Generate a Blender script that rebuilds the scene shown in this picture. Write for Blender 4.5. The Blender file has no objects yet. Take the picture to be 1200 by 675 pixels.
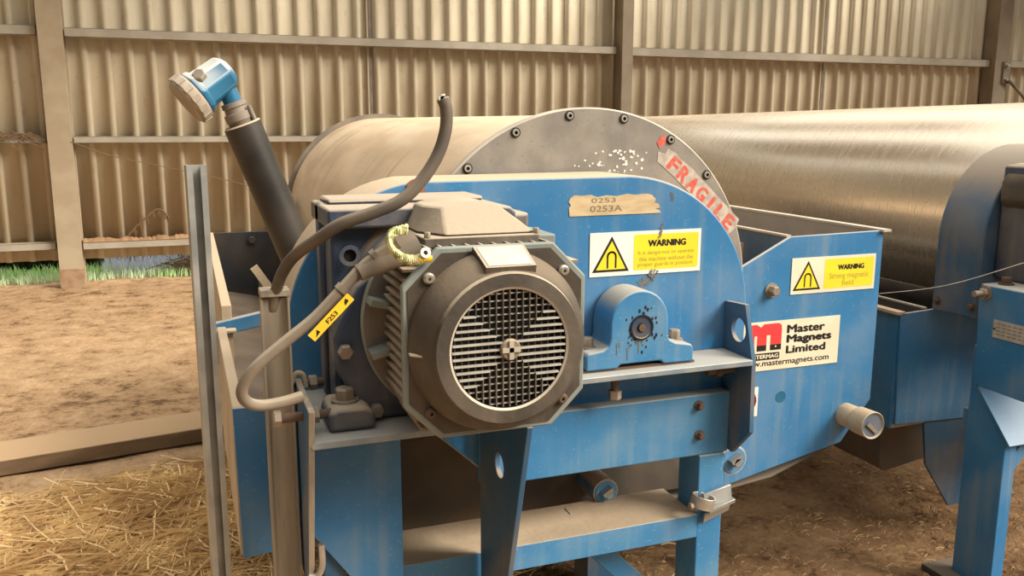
import bpy, bmesh, math, random
from mathutils import Vector, Matrix, noise
random.seed(7)
SC = bpy.context.scene
COL = SC.collection
PI = math.pi
V = Vector

# ------------------------------------------------------------------ materials
def new_mat(name):
    m = bpy.data.materials.new(name); m.use_nodes = True
    nt = m.node_tree; nt.nodes.clear()
    out = nt.nodes.new('ShaderNodeOutputMaterial'); b = nt.nodes.new('ShaderNodeBsdfPrincipled')
    nt.links.new(b.outputs[0], out.inputs[0])
    return m, nt, b
DUST = (0.46, 0.36, 0.25)
def mat(name, c1, c2=None, scale=6.0, rough=0.6, metal=0.0, top=0.0, patch=0.0, patch_scale=4.0,
        speck=0.0, speck_c=(0.62, 0.66, 0.68), speck_scale=60.0, stretch=(1, 1, 1), dust=DUST, bump=0.0, bump_scale=80.0, spec=0.4, streak=0.0, streak_c=None, streak_stretch=(26, 26, 1.3)):
    """paint / metal with colour variation, settled dust on what faces up, dusty patches and chips"""
    m, nt, b = new_mat(name)
    N, L = nt.nodes.new, nt.links.new
    tc = N('ShaderNodeTexCoord'); mp = N('ShaderNodeMapping'); mp.inputs['Scale'].default_value = stretch
    L(tc.outputs['Object'], mp.inputs[0])
    tc_map = N('ShaderNodeMapping'); L(tc.outputs['Object'], tc_map.inputs[0])
    def nz(sc, det=4.0, src=mp):
        n = N('ShaderNodeTexNoise'); n.inputs['Scale'].default_value = sc; n.inputs['Detail'].default_value = det
        L(src.outputs[0], n.inputs['Vector']); return n
    def ramp(sock, a, bb):
        r = N('ShaderNodeMapRange'); r.interpolation_type = 'SMOOTHSTEP'
        r.inputs['From Min'].default_value = a; r.inputs['From Max'].default_value = bb
        L(sock, r.inputs['Value']); return r.outputs['Result']
    def mix(f, a, bb):
        x = N('ShaderNodeMix'); x.data_type = 'RGBA'
        if isinstance(f, float): x.inputs[0].default_value = f
        else: L(f, x.inputs[0])
        for i, s in ((6, a), (7, bb)):
            if isinstance(s, tuple): x.inputs[i].default_value = (*s, 1)
            else: L(s, x.inputs[i])
        return x.outputs[2]
    def math_(op, a, bb):
        x = N('ShaderNodeMath'); x.operation = op
        for i, s in ((0, a), (1, bb)):
            if isinstance(s, (int, float)): x.inputs[i].default_value = s
            else: L(s, x.inputs[i])
        return x.outputs[0]
    c2 = c2 or tuple(v * 0.8 for v in c1)
    n1 = nz(scale)
    col = mix(ramp(n1.outputs[0], 0.35, 0.65), c1, c2)
    fac = None
    if streak:      # run marks and rubbed dust drawn out along one direction
        ms = N('ShaderNodeMapping'); ms.inputs['Scale'].default_value = streak_stretch; L(tc.outputs['Object'], ms.inputs[0])
        ns = nz(1.0, 5.0, ms); nb2 = nz(2.2, 3.0, tc_map)
        f_ = math_('MULTIPLY', math_('MULTIPLY', ramp(ns.outputs[0], 0.46, 0.72), ramp(nb2.outputs[0], 0.38, 0.62)), streak)
        col = mix(f_, col, streak_c or dust)
    if speck:
        n3 = nz(speck_scale, 3.0)
        col = mix(math_('MULTIPLY', ramp(n3.outputs[0], 0.62, 0.72), speck), col, speck_c)
    if patch:
        n2 = nz(patch_scale, 6.0)
        fac = math_('MULTIPLY', ramp(n2.outputs[0], 0.42, 0.72), patch)
    if top:
        g = N('ShaderNodeNewGeometry'); s = N('ShaderNodeSeparateXYZ'); L(g.outputs['Normal'], s.inputs[0])
        n4 = nz(9.0, 5.0)
        t = math_('MULTIPLY', ramp(math_('ADD', s.outputs[2], math_('MULTIPLY', math_('SUBTRACT', n4.outputs[0], 0.5), 0.35)), 0.25, 0.75), top)
        fac = t if fac is None else math_('MAXIMUM', fac, t)
    if fac is not None:
        col = mix(fac, col, dust)
        rr = N('ShaderNodeMapRange'); L(fac, rr.inputs['Value'])
        rr.inputs['To Min'].default_value = rough; rr.inputs['To Max'].default_value = 0.9
        L(rr.outputs[0], b.inputs['Roughness'])
        if metal:
            mm = N('ShaderNodeMapRange'); L(fac, mm.inputs['Value'])
            mm.inputs['To Min'].default_value = metal; mm.inputs['To Max'].default_value = 0.0
            L(mm.outputs[0], b.inputs['Metallic'])
    else:
        b.inputs['Roughness'].default_value = rough; b.inputs['Metallic'].default_value = metal
    L(col, b.inputs['Base Color'])
    b.inputs['Specular IOR Level'].default_value = spec
    if bump:
        nb = nz(bump_scale, 5.0); bp = N('ShaderNodeBump'); bp.inputs['Strength'].default_value = bump
        bp.inputs['Distance'].default_value = 0.01
        L(nb.outputs[0], bp.inputs['Height']); L(bp.outputs[0], b.inputs['Normal'])
    return m

M = {}
M['blue'] = mat('blue_paint', (0.030, 0.165, 0.37), (0.040, 0.19, 0.40), 5, 0.40, top=0.9, patch=0.16, patch_scale=6.0, speck=0.3, speck_c=(0.16, 0.34, 0.52), speck_scale=110, streak=0.5, streak_c=(0.19, 0.27, 0.32), dust=(0.36, 0.34, 0.30))
M['blue_worn'] = mat('worn_blue_paint', (0.036, 0.18, 0.385), (0.06, 0.215, 0.40), 7, 0.45, top=0.92, patch=0.12, patch_scale=9.0, speck=0.45, speck_c=(0.26, 0.42, 0.56), speck_scale=150, streak=0.45, streak_c=(0.20, 0.29, 0.35), dust=(0.36, 0.34, 0.30))
M['blue_dusty'] = mat('dusty_blue_paint', (0.028, 0.10, 0.20), (0.05, 0.10, 0.165), 6, 0.6, top=0.95, streak=0.6, streak_c=(0.16, 0.14, 0.12), patch=0.35, patch_scale=5.0, dust=(0.30, 0.25, 0.20))
M['dust_rim'] = mat('dust_caked_paint', (0.54, 0.43, 0.30), (0.43, 0.34, 0.235), 5, 0.9, top=0.8, bump=0.15)
M['dust_floor'] = mat('settled_dust', (0.42, 0.33, 0.235), (0.34, 0.265, 0.185), 6, 0.95, bump=0.2, bump_scale=60)
M['brown_plate'] = mat('dusty_brown_plate', (0.055, 0.046, 0.038), (0.095, 0.074, 0.055), 5, 0.7, top=0.5, patch=0.2, dust=(0.22, 0.17, 0.125))
M['dark_steel'] = mat('dark_steel_plate', (0.030, 0.036, 0.046), (0.055, 0.047, 0.038), 5, 0.45, metal=0.2, patch=0.3, dust=(0.13, 0.10, 0.07))
M['drum_dust'] = mat('dusty_drum_steel', (0.66, 0.51, 0.35), (0.52, 0.39, 0.26), 4, 0.85, metal=0.0, patch=0.5, patch_scale=5, stretch=(1.6, 0.35, 1.6), streak=0.75, streak_c=(0.36, 0.265, 0.175), streak_stretch=(2.2, 16, 2.2), dust=(0.74, 0.61, 0.45), spec=0.25)
M['disc'] = mat('grey_cast_disc', (0.25, 0.23, 0.205), (0.195, 0.18, 0.162), 14, 0.75, metal=0.1, patch=0.35, patch_scale=9, dust=(0.38, 0.33, 0.27), speck=0.7, speck_c=(0.14, 0.13, 0.12), speck_scale=160)
M['rim_edge'] = mat('pale_rim_edge', (0.5, 0.44, 0.36), None, 8, 0.6, metal=0.2)
M['rim_dark'] = mat('dark_rim_edge', (0.16, 0.14, 0.12), (0.24, 0.2, 0.16), 8, 0.7)
M['cast'] = mat('dusty_grey_casting', (0.055, 0.047, 0.039), (0.085, 0.069, 0.054), 6, 0.52, metal=0.1, top=0.92, streak=0.35, streak_c=(0.20, 0.17, 0.14), patch=0.14, patch_scale=5, dust=(0.40, 0.325, 0.24), bump=0.12)
M['cast_brown'] = mat('rusty_brown_casting', (0.062, 0.049, 0.037), (0.042, 0.036, 0.031), 5, 0.48, top=0.9, streak=0.4, streak_c=(0.16, 0.125, 0.09), patch=0.38, patch_scale=8, dust=(0.17, 0.13, 0.09), bump=0.1)
M['motor_edge'] = mat('grey_green_edge', (0.23, 0.255, 0.235), (0.18, 0.20, 0.19), 8, 0.55)
M['gear_blue'] = mat('oily_blue_casting', (0.030, 0.052, 0.098), (0.055, 0.066, 0.092), 5, 0.42, top=0.95, streak=0.55, streak_c=(0.16, 0.135, 0.11), patch=0.2, patch_scale=5, dust=(0.38, 0.31, 0.235), bump=0.1)
M['fin'] = mat('dusty_fins', (0.21, 0.17, 0.125), (0.15, 0.12, 0.09), 9, 0.7, top=0.8, patch=0.3)
M['black'] = mat('black_void', (0.012, 0.012, 0.012), None, 8, 0.8)
M['rubber'] = mat('dusty_black_rubber', (0.09, 0.074, 0.06), (0.135, 0.108, 0.082), 9, 0.65, top=0.5, patch=0.3, dust=(0.26, 0.205, 0.15))
M['cable'] = mat('dusty_grey_cable', (0.17, 0.135, 0.10), (0.12, 0.097, 0.072), 12, 0.75, top=0.6, patch=0.3, dust=(0.42, 0.35, 0.26))
M['black_pipe'] = mat('black_plastic_pipe', (0.020, 0.017, 0.015), (0.04, 0.033, 0.027), 7, 0.45, top=0.3, patch=0.12, dust=(0.13, 0.10, 0.075))
M['galv'] = mat('galvanised_steel', (0.42, 0.42, 0.40), (0.30, 0.31, 0.30), 14, 0.42, metal=0.65, patch=0.3, dust=(0.42, 0.37, 0.29))
M['galv_dusty'] = mat('weathered_beige_strut', (0.36, 0.305, 0.235), (0.25, 0.21, 0.16), 10, 0.7, metal=0.1, stretch=(4, 4, 0.35), speck=0.35, speck_c=(0.22, 0.19, 0.15), speck_scale=40)
M['steel'] = mat('bright_steel', (0.55, 0.52, 0.47), (0.40, 0.36, 0.31), 20, 0.4, metal=0.7)
M['bolt'] = mat('dull_bolt_steel', (0.34, 0.28, 0.22), (0.26, 0.21, 0.16), 30, 0.6, metal=0.35)
M['rust'] = mat('rusty_bolt_steel', (0.135, 0.08, 0.052), (0.10, 0.068, 0.048), 30, 0.8)
M['rust_bright'] = mat('orange_rust', (0.34, 0.115, 0.05), (0.2, 0.09, 0.05), 60, 0.9)
M['white'] = mat('white_sticker', (0.80, 0.77, 0.72), (0.76, 0.72, 0.66), 12, 0.5)
M['cream'] = mat('cream_sign', (0.78, 0.71, 0.56), (0.72, 0.63, 0.47), 10, 0.5)
M['yellow'] = mat('warning_yellow', (0.86, 0.68, 0.03), (0.82, 0.62, 0.03), 12, 0.45)
M['ink'] = mat('black_ink', (0.012, 0.012, 0.012), None, 8, 0.5)
M['faded_ink'] = mat('faded_olive_ink', (0.42, 0.33, 0.05), None, 8, 0.6)
M['pencil'] = mat('grey_marker', (0.20, 0.16, 0.11), None, 8, 0.7)
M['red'] = mat('red_print', (0.72, 0.045, 0.05), (0.66, 0.05, 0.045), 10, 0.5)
M['tape'] = mat('clear_tape', (0.36, 0.32, 0.28), (0.52, 0.46, 0.41), 40, 0.45)
M['tape_red'] = mat('faded_red_print', (0.58, 0.08, 0.055), (0.5, 0.16, 0.12), 60, 0.5)
M['paper'] = mat('old_paper_label', (0.60, 0.47, 0.29), (0.48, 0.36, 0.21), 14, 0.85, stretch=(1, 1, 4))
M['silver'] = mat('silver_nameplate', (0.40, 0.385, 0.34), (0.48, 0.46, 0.41), 40, 0.5, metal=0.15)
M['tx_blue'] = mat('glossy_blue_enamel', (0.018, 0.115, 0.215), (0.022, 0.13, 0.24), 5, 0.3, top=0.8, dust=(0.55, 0.53, 0.48))
M['tx_grey'] = mat('dusty_grey_cover', (0.36, 0.31, 0.25), (0.28, 0.235, 0.19), 16, 0.6, patch=0.3)
M['tag'] = mat('yellow_tag', (0.85, 0.55, 0.03), (0.78, 0.48, 0.03), 20, 0.45)
M['white_chip'] = mat('white_flake', (0.80, 0.78, 0.72), None, 20, 0.7)
M['timber'] = mat('dusty_timber', (0.24, 0.165, 0.10), (0.16, 0.105, 0.06), 3, 0.85, streak=0.5, streak_c=(0.09, 0.06, 0.035), streak_stretch=(2, 2, 12), stretch=(0.5, 5, 5), top=0.95, dust=(0.46, 0.315, 0.185), bump=0.2)
M['column'] = mat('weathered_column', (0.44, 0.365, 0.26), (0.36, 0.29, 0.205), 4, 0.85, patch=0.25)
M['column_dark'] = mat('painted_column', (0.28, 0.235, 0.175), (0.23, 0.19, 0.145), 4, 0.8)
M['girt'] = mat('dusty_girt', (0.43, 0.39, 0.325), (0.36, 0.325, 0.265), 5, 0.7, top=0.9, dust=(0.40, 0.33, 0.24))
M['red_mud'] = mat('mud_stain', (0.30, 0.18, 0.105), (0.37, 0.26, 0.165), 12, 0.9)
M['twig'] = mat('dry_twig', (0.20, 0.13, 0.07), None, 20, 0.9)
M['leafdark'] = mat('dark_undergrowth', (0.05, 0.075, 0.035), (0.03, 0.045, 0.02), 4, 0.8)
M['sprig'] = mat('pale_sprigs', (0.72, 0.80, 0.95), (0.78, 0.72, 0.90), 2, 0.8)
M['grass'] = mat('fresh_grass', (0.52, 0.82, 0.34), (0.76, 0.92, 0.68), 1.5, 0.7)
M['grass2'] = mat('grassy_soil', (0.14, 0.24, 0.06), (0.22, 0.22, 0.1), 2, 0.9)
M['straw'] = mat('dry_straw', (0.92, 0.70, 0.38), (0.66, 0.45, 0.22), 4, 0.75)
M['chaff'] = mat('brown_chaff', (0.42, 0.28, 0.15), (0.28, 0.18, 0.095), 3, 0.85)
M['trough_dirt'] = mat('brown_settled_silt', (0.20, 0.155, 0.115), (0.155, 0.12, 0.09), 7, 0.95, bump=0.2)
M['worn_edge'] = mat('worn_paint_edge', (0.30, 0.32, 0.32), (0.20, 0.25, 0.29), 16, 0.5, metal=0.2)
M['silted'] = mat('silt_covered_plate', (0.21, 0.17, 0.13), (0.13, 0.13, 0.14), 5, 0.85, patch=0.4, dust=(0.34, 0.275, 0.21))
M['red_soil'] = mat('reddish_soil', (0.36, 0.22, 0.125), (0.28, 0.165, 0.09), 14, 0.95, bump=0.2)
M['scuff'] = mat('grey_scuff', (0.17, 0.165, 0.15), (0.13, 0.135, 0.13), 30, 0.8)
M['blue_bare'] = mat('smooth_blue_paint', (0.030, 0.14, 0.29), (0.05, 0.17, 0.31), 6, 0.35, speck=0.3, speck_c=(0.16, 0.34, 0.52), speck_scale=110)
M['scrap'] = mat('reddish_scraper', (0.12, 0.06, 0.045), None, 8, 0.7)

# striped earth wire
def wire_mat():
    m, nt, b = new_mat('green_yellow_sleeve'); N, L = nt.nodes.new, nt.links.new
    tc = N('ShaderNodeTexCoord'); n = N('ShaderNodeTexNoise'); n.inputs['Scale'].default_value = 70
    L(tc.outputs['Object'], n.inputs['Vector']); r = N('ShaderNodeValToRGB')
    r.color_ramp.elements[0].position = 0.42; r.color_ramp.elements[0].color = (0.20, 0.24, 0.08, 1)
    r.color_ramp.elements[1].position = 0.56; r.color_ramp.elements[1].color = (0.62, 0.56, 0.30, 1)
    L(n.outputs[0], r.inputs[0]); L(r.outputs[0], b.inputs['Base Color']); b.inputs['Roughness'].default_value = 0.6
    return m
M['earth'] = wire_mat()

# steel drum with circumferential scratches and dust (second machine)
def drum_steel():
    m, nt, b = new_mat('scuffed_stainless_steel'); N, L = nt.nodes.new, nt.links.new
    tc = N('ShaderNodeTexCoord')
    mp = N('ShaderNodeMapping'); mp.inputs['Scale'].default_value = (2.0, 0.22, 2.0); mp.inputs['Rotation'].default_value = (0, 0, 0)
    L(tc.outputs['Object'], mp.inputs[0])
    n1 = N('ShaderNodeTexNoise'); n1.inputs['Scale'].default_value = 3.0; n1.inputs['Detail'].default_value = 5; L(mp.outputs[0], n1.inputs['Vector'])
    mp2 = N('ShaderNodeMapping'); mp2.inputs['Rotation'].default_value = (0, 0, 0.5); mp2.inputs['Scale'].default_value = (6, 40, 6); L(tc.outputs['Object'], mp2.inputs[0])
    n2 = N('ShaderNodeTexNoise'); n2.inputs['Scale'].default_value = 2.0; n2.inputs['Detail'].default_value = 3; L(mp2.outputs[0], n2.inputs['Vector'])
    g = N('ShaderNodeNewGeometry'); s = N('ShaderNodeSeparateXYZ'); L(g.outputs['Normal'], s.inputs[0])
    # dust lies thick on the crown of the drum
    add = N('ShaderNodeMath'); add.operation = 'MULTIPLY_ADD'; L(n1.outputs[0], add.inputs[0]); add.inputs[1].default_value = 0.5; L(s.outputs[2], add.inputs[2])
    r = N('ShaderNodeMapRange'); r.interpolation_type = 'SMOOTHSTEP'; L(add.outputs[0], r.inputs[0]); r.inputs[1].default_value = 0.98; r.inputs[2].default_value = 1.28
    r.inputs[3].default_value = 0.25; r.inputs[4].default_value = 0.92
    mx = N('ShaderNodeMix'); mx.data_type = 'RGBA'; mx.inputs[6].default_value = (0.60, 0.545, 0.47, 1); mx.inputs[7].default_value = (0.66, 0.535, 0.39, 1)
    L(r.outputs[0], mx.inputs[0]); L(mx.outputs[2], b.inputs['Base Color'])
    inv = N('ShaderNodeMath'); inv.operation = 'SUBTRACT'; inv.inputs[0].default_value = 1.0; L(r.outputs[0], inv.inputs[1]); L(inv.outputs[0], b.inputs['Metallic'])
    rr = N('ShaderNodeMapRange'); L(n2.outputs[0], rr.inputs[0]); rr.inputs[3].default_value = 0.14; rr.inputs[4].default_value = 0.36; L(rr.outputs[0], b.inputs['Roughness'])
    bp = N('ShaderNodeBump'); bp.inputs['Strength'].default_value = 0.025; bp.inputs['Distance'].default_value = 0.01; L(n2.outputs[0], bp.inputs['Height']); L(bp.outputs[0], b.inputs['Normal'])
    return m
M['drum_steel'] = drum_steel()

def dirt_mat():
    m, nt, b = new_mat('dry_dirt'); N, L = nt.nodes.new, nt.links.new
    tc = N('ShaderNodeTexCoord')
    def nz(sc, det=6, rough=0.6):
        n = N('ShaderNodeTexNoise'); n.inputs['Scale'].default_value = sc; n.inputs['Detail'].default_value = det; n.inputs['Roughness'].default_value = rough
        L(tc.outputs['Object'], n.inputs['Vector']); return n.outputs[0]
    a, c, d = nz(0.7), nz(7, 8, 0.68), nz(38, 5, 0.7)
    r = N('ShaderNodeValToRGB'); e = r.color_ramp.elements
    e[0].position = 0.39; e[0].color = (0.15, 0.088, 0.048, 1); e[1].position = 0.62; e[1].color = (0.53, 0.365, 0.22, 1)
    k = e.new(0.47); k.color = (0.37, 0.24, 0.135, 1)
    m1 = N('ShaderNodeMath'); m1.operation = 'MULTIPLY_ADD'; L(c, m1.inputs[0]); m1.inputs[1].default_value = 0.6
    m2 = N('ShaderNodeMath'); m2.operation = 'MULTIPLY'; L(a, m2.inputs[0]); m2.inputs[1].default_value = 0.25; L(m2.outputs[0], m1.inputs[2])
    m3 = N('ShaderNodeMath'); m3.operation = 'MULTIPLY_ADD'; L(d, m3.inputs[0]); m3.inputs[1].default_value = 0.3; L(m1.outputs[0], m3.inputs[2])
    m4 = N('ShaderNodeMath'); m4.operation = 'SUBTRACT'; L(m3.outputs[0], m4.inputs[0]); m4.inputs[1].default_value = 0.075
    L(m4.outputs[0], r.inputs[0])
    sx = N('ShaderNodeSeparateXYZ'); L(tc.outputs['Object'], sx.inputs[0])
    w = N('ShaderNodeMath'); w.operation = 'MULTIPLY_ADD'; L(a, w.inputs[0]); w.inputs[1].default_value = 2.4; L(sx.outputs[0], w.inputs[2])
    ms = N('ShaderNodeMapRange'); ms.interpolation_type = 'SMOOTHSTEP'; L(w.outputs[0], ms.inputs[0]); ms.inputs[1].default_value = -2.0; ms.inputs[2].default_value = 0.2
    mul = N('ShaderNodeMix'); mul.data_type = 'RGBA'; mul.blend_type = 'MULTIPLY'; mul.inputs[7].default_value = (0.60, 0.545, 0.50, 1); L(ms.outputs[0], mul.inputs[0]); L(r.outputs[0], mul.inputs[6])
    L(mul.outputs[2], b.inputs['Base Color'])
    b.inputs['Roughness'].default_value = 0.95; b.inputs['Specular IOR Level'].default_value = 0.1
    bp = N('ShaderNodeBump'); bp.inputs['Strength'].default_value = 0.9; bp.inputs['Distance'].default_value = 0.04; L(m3.outputs[0], bp.inputs['Height']); L(bp.outputs[0], b.inputs['Normal'])
    return m
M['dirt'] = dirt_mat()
M['sheet'] = mat('cream_steel_cladding', (0.60, 0.53, 0.40), (0.53, 0.465, 0.345), 1.2, 0.6, streak=0.55, streak_c=(0.36, 0.29, 0.19), streak_stretch=(12, 12, 0.8), patch=0.28, patch_scale=2.5, stretch=(1, 1, 0.35), dust=(0.40, 0.32, 0.21), speck=0.25, speck_c=(0.3, 0.22, 0.14), speck_scale=30)

# ------------------------------------------------------------------ mesh builder
def frame(axis):
    a = V(axis).normalized(); t = V((0, 0, 1)) if abs(a.z) < 0.9 else V((1, 0, 0))
    u = t.cross(a).normalized(); return u, a.cross(u), a
class MB:
    def __init__(s): s.bm = bmesh.new(); s.mats = []
    def mi(s, m):
        if m not in s.mats: s.mats.append(m)
        return s.mats.index(m)
    def face(s, vs, m):
        try: f = s.bm.faces.new(vs)
        except ValueError: return None
        f.material_index = s.mi(m); f.smooth = True; return f
    def box(s, x0, x1, y0, y1, z0, z1, m, top=None):
        v = [s.bm.verts.new(p) for p in ((x0,y0,z0),(x1,y0,z0),(x1,y1,z0),(x0,y1,z0),(x0,y0,z1),(x1,y0,z1),(x1,y1,z1),(x0,y1,z1))]
        for i, q in enumerate(((3,2,1,0),(4,5,6,7),(0,1,5,4),(1,2,6,5),(2,3,7,6),(3,0,4,7))):
            s.face([v[k] for k in q], top if (i == 1 and top) else m)
        return s
    def obox(s, c, ax, ay, az, m):
        """oriented box: centre and three half-extent vectors"""
        c, ax, ay, az = V(c), V(ax), V(ay), V(az)
        v = [s.bm.verts.new(c + ax*i + ay*j + az*k) for k in (-1,1) for i, j in ((-1,-1),(1,-1),(1,1),(-1,1))]
        for q in ((3,2,1,0),(4,5,6,7),(0,1,5,4),(1,2,6,5),(2,3,7,6),(3,0,4,7)): s.face([v[k] for k in q], m)
        return s
    def prism(s, pts, plane, a, b, m, side=None):
        """outline in XZ (extruded y a..b), YZ (x a..b) or XY (z a..b)"""
        def P(p, d): return {'XZ': (p[0], d, p[1]), 'YZ': (d, p[0], p[1]), 'XY': (p[0], p[1], d)}[plane]
        A = [s.bm.verts.new(P(p, a)) for p in pts]; B = [s.bm.verts.new(P(p, b)) for p in pts]
        s.face(A, m); s.face(list(reversed(B)), m); n = len(pts)
        for i in range(n): s.face([A[i], B[i], B[(i+1) % n], A[(i+1) % n]], side or m)
        return s
    def ring_prism(s, pts, hole, plane, a, b, m, hm=None):
        """prism with one hole; outline and hole given as lists with equal direction"""
        def P(p, d): return {'XZ': (p[0], d, p[1]), 'YZ': (d, p[0], p[1]), 'XY': (p[0], p[1], d)}[plane]
        cx = sum(p[0] for p in hole)/len(hole); cz = sum(p[1] for p in hole)/len(hole)
        # resample the outline by casting rays from the hole centre through the hole's points
        out = []
        def cast(ang):
            d = V((math.cos(ang), math.sin(ang))); best = None
            for i in range(len(pts)):
                p, q = V(pts[i]) - V((cx, cz)), V(pts[(i+1) % len(pts)]) - V((cx, cz)); e = q - p
                den = d.x*e.y - d.y*e.x
                if abs(den) < 1e-12: continue
                t = (p.x*e.y - p.y*e.x)/den; w = (p.x*d.y - p.y*d.x)/den
                if t > 0 and -1e-6 <= w <= 1+1e-6 and (best is None or t > best): best = t
            return (cx + d.x*best, cz + d.y*best)
        angs = [math.atan2(h[1]-cz, h[0]-cx) % (2*PI) for h in hole] + [math.atan2(p[1]-cz, p[0]-cx) % (2*PI) for p in pts]
        angs = sorted(set(round(x, 5) for x in angs)); r = sum(math.hypot(h[0]-cx, h[1]-cz) for h in hole)/len(hole)
        O = [cast(x) for x in angs]; H = [(cx + r*math.cos(x), cz + r*math.sin(x)) for x in angs]; n = len(angs)
        oa = [s.bm.verts.new(P(p, a)) for p in O]; ob = [s.bm.verts.new(P(p, b)) for p in O]
        ha = [s.bm.verts.new(P(p, a)) for p in H]; hb = [s.bm.verts.new(P(p, b)) for p in H]
        for i in range(n):
            j = (i+1) % n
            s.face([oa[i], oa[j], ha[j], ha[i]], m); s.face([ob[j], ob[i], hb[i], hb[j]], m)
            s.face([oa[j], oa[i], ob[i], ob[j]], m); s.face([ha[i], ha[j], hb[j], hb[i]], hm or m)
        return s
    def lathe(s, prof, c, axis, m, seg=32, mats=None):
        """profile of (distance along axis, radius)"""
        u, w, a = frame(axis); c = V(c); rings = []
        for d, r in prof:
            if r < 1e-6: rings.append([s.bm.verts.new(c + a*d)])
            else: rings.append([s.bm.verts.new(c + a*d + (u*math.cos(2*PI*k/seg) + w*math.sin(2*PI*k/seg))*r) for k in range(seg)])
        for i in range(len(rings)-1):
            A, B = rings[i], rings[i+1]; mm = mats[i] if mats else m
            for k in range(seg):
                l = (k+1) % seg
                if len(A) == 1 and len(B) > 1: s.face([A[0], B[k], B[l]], mm)
                elif len(B) == 1 and len(A) > 1: s.face([A[k], A[l], B[0]], mm)
                elif len(A) > 1: s.face([A[k], A[l], B[l], B[k]], mm)
        return s
    def cyl(s, p0, p1, r, m, seg=24, r1=None, cap=None):
        p0, p1 = V(p0), V(p1); d = (p1-p0).length; r1 = r if r1 is None else r1; cap = cap or m
        return s.lathe([(0, 0), (0, r), (d, r1), (d, 0)], p0, p1-p0, m, seg, [cap, m, cap])
    def hexbolt(s, p, axis, r, h, m, washer=True, wm=None):
        p = V(p); a = V(axis).normalized()
        if washer: s.lathe([(0, 0), (0, r*1.45), (h*0.22, r*1.45), (h*0.22, 0)], p, a, wm or m, 20)
        b0 = h*0.22 if washer else 0.0
        return s.lathe([(b0, 0), (b0, r), (b0+h*0.85, r), (b0+h, r*0.82), (b0+h, 0)], p, a, m, 6)
    def tube(s, path, r, m, seg=10, caps=True):
        pts = [V(p) for p in path]; n = len(pts); R = r if isinstance(r, (list, tuple)) else [r]*n
        t = (pts[1]-pts[0]).normalized(); u = frame(t)[0]; rings = []
        for i in range(n):
            tt = (pts[min(i+1, n-1)] - pts[max(i-1, 0)]).normalized()
            u = (u - tt*u.dot(tt)).normalized(); w = tt.cross(u)
            rings.append([s.bm.verts.new(pts[i] + (u*math.cos(2*PI*k/seg) + w*math.sin(2*PI*k/seg))*R[i]) for k in range(seg)])
        for i in range(n-1):
            for k in range(seg): s.face([rings[i][k], rings[i][(k+1) % seg], rings[i+1][(k+1) % seg], rings[i+1][k]], m)
        if caps: s.face(list(reversed(rings[0])), m); s.face(rings[-1], m)
        return s
    def poly(s, pts, m): s.face([s.bm.verts.new(p) for p in pts], m); return s
    def build(s, name, parent=None, bevel=0.0, angle=35, origin=None):
        bmesh.ops.recalc_face_normals(s.bm, faces=s.bm.faces)
        me = bpy.data.meshes.new(name)
        co = [v.co for v in s.bm.verts]
        if origin is None:
            lo = V([min(c[i] for c in co) for i in range(3)]); hi = V([max(c[i] for c in co) for i in range(3)]); origin = (lo+hi)/2
            if parent is None: origin.z = lo.z
        origin = V(origin)
        bmesh.ops.translate(s.bm, verts=s.bm.verts, vec=-origin)
        s.bm.to_mesh(me); s.bm.free()
        for m in s.mats: me.materials.append(M[m])
        me.set_sharp_from_angle(angle=math.radians(angle))
        o = bpy.data.objects.new(name, me); COL.objects.link(o)
        o['_w'] = list(origin)
        if parent is not None:
            o.parent = parent; o.location = origin - V(parent['_w'])
        else: o.location = origin
        if bevel:
            b = o.modifiers.new('bevel', 'BEVEL'); b.width = bevel; b.segments = 2; b.limit_method = 'ANGLE'; b.angle_limit = math.radians(40)
            b.harden_normals = False
        return o
def thing(name, loc, label, cat, group=None):
    o = bpy.data.objects.new(name, None); COL.objects.link(o); o.location = loc; o.empty_display_size = 0.1
    o['_w'] = list(loc); tag(o, label, cat, group); return o
def tag(o, label, cat, group=None):
    o['label'] = label; o['category'] = cat
    if group: o['group'] = group
    return o
def struct(o, label=None, cat=None):
    o['kind'] = 'structure'
    if label: o['label'] = label
    if cat: o['category'] = cat
    return o
def spline(pts, n=8):
    pts = [V(p) for p in pts]; P = [pts[0]*2-pts[1]] + pts + [pts[-1]*2-pts[-2]]; out = []
    for i in range(1, len(P)-2):
        a, b, c, d = P[i-1:i+3]
        for k in range(n):
            t = k/n
            out.append(0.5*((2*b) + (c-a)*t + (2*a-5*b+4*c-d)*t*t + (3*b-a-3*c+d)*t**3))
    out.append(pts[-1]); return out
def arc(cx, cz, r, a0, a1, n=16, rz=None):
    rz = rz or r
    return [(cx + r*math.cos(math.radians(a0+(a1-a0)*k/n)), cz + rz*math.sin(math.radians(a0+(a1-a0)*k/n))) for k in range(n+1)]
def text_geo(txt, bold=0.0):
    cu = bpy.data.curves.new('t', 'FONT'); cu.body = txt; cu.offset = bold; cu.resolution_u = 3; cu.fill_mode = 'FRONT'
    o = bpy.data.objects.new('t', cu); COL.objects.link(o)
    dg = bpy.context.evaluated_depsgraph_get(); ev = o.evaluated_get(dg); me = ev.to_mesh()
    vs = [tuple(v.co[:2]) for v in me.vertices]; fs = [list(p.vertices) for p in me.polygons]
    ev.to_mesh_clear(); bpy.data.objects.remove(o); bpy.data.curves.remove(cu)
    return vs, fs
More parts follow.
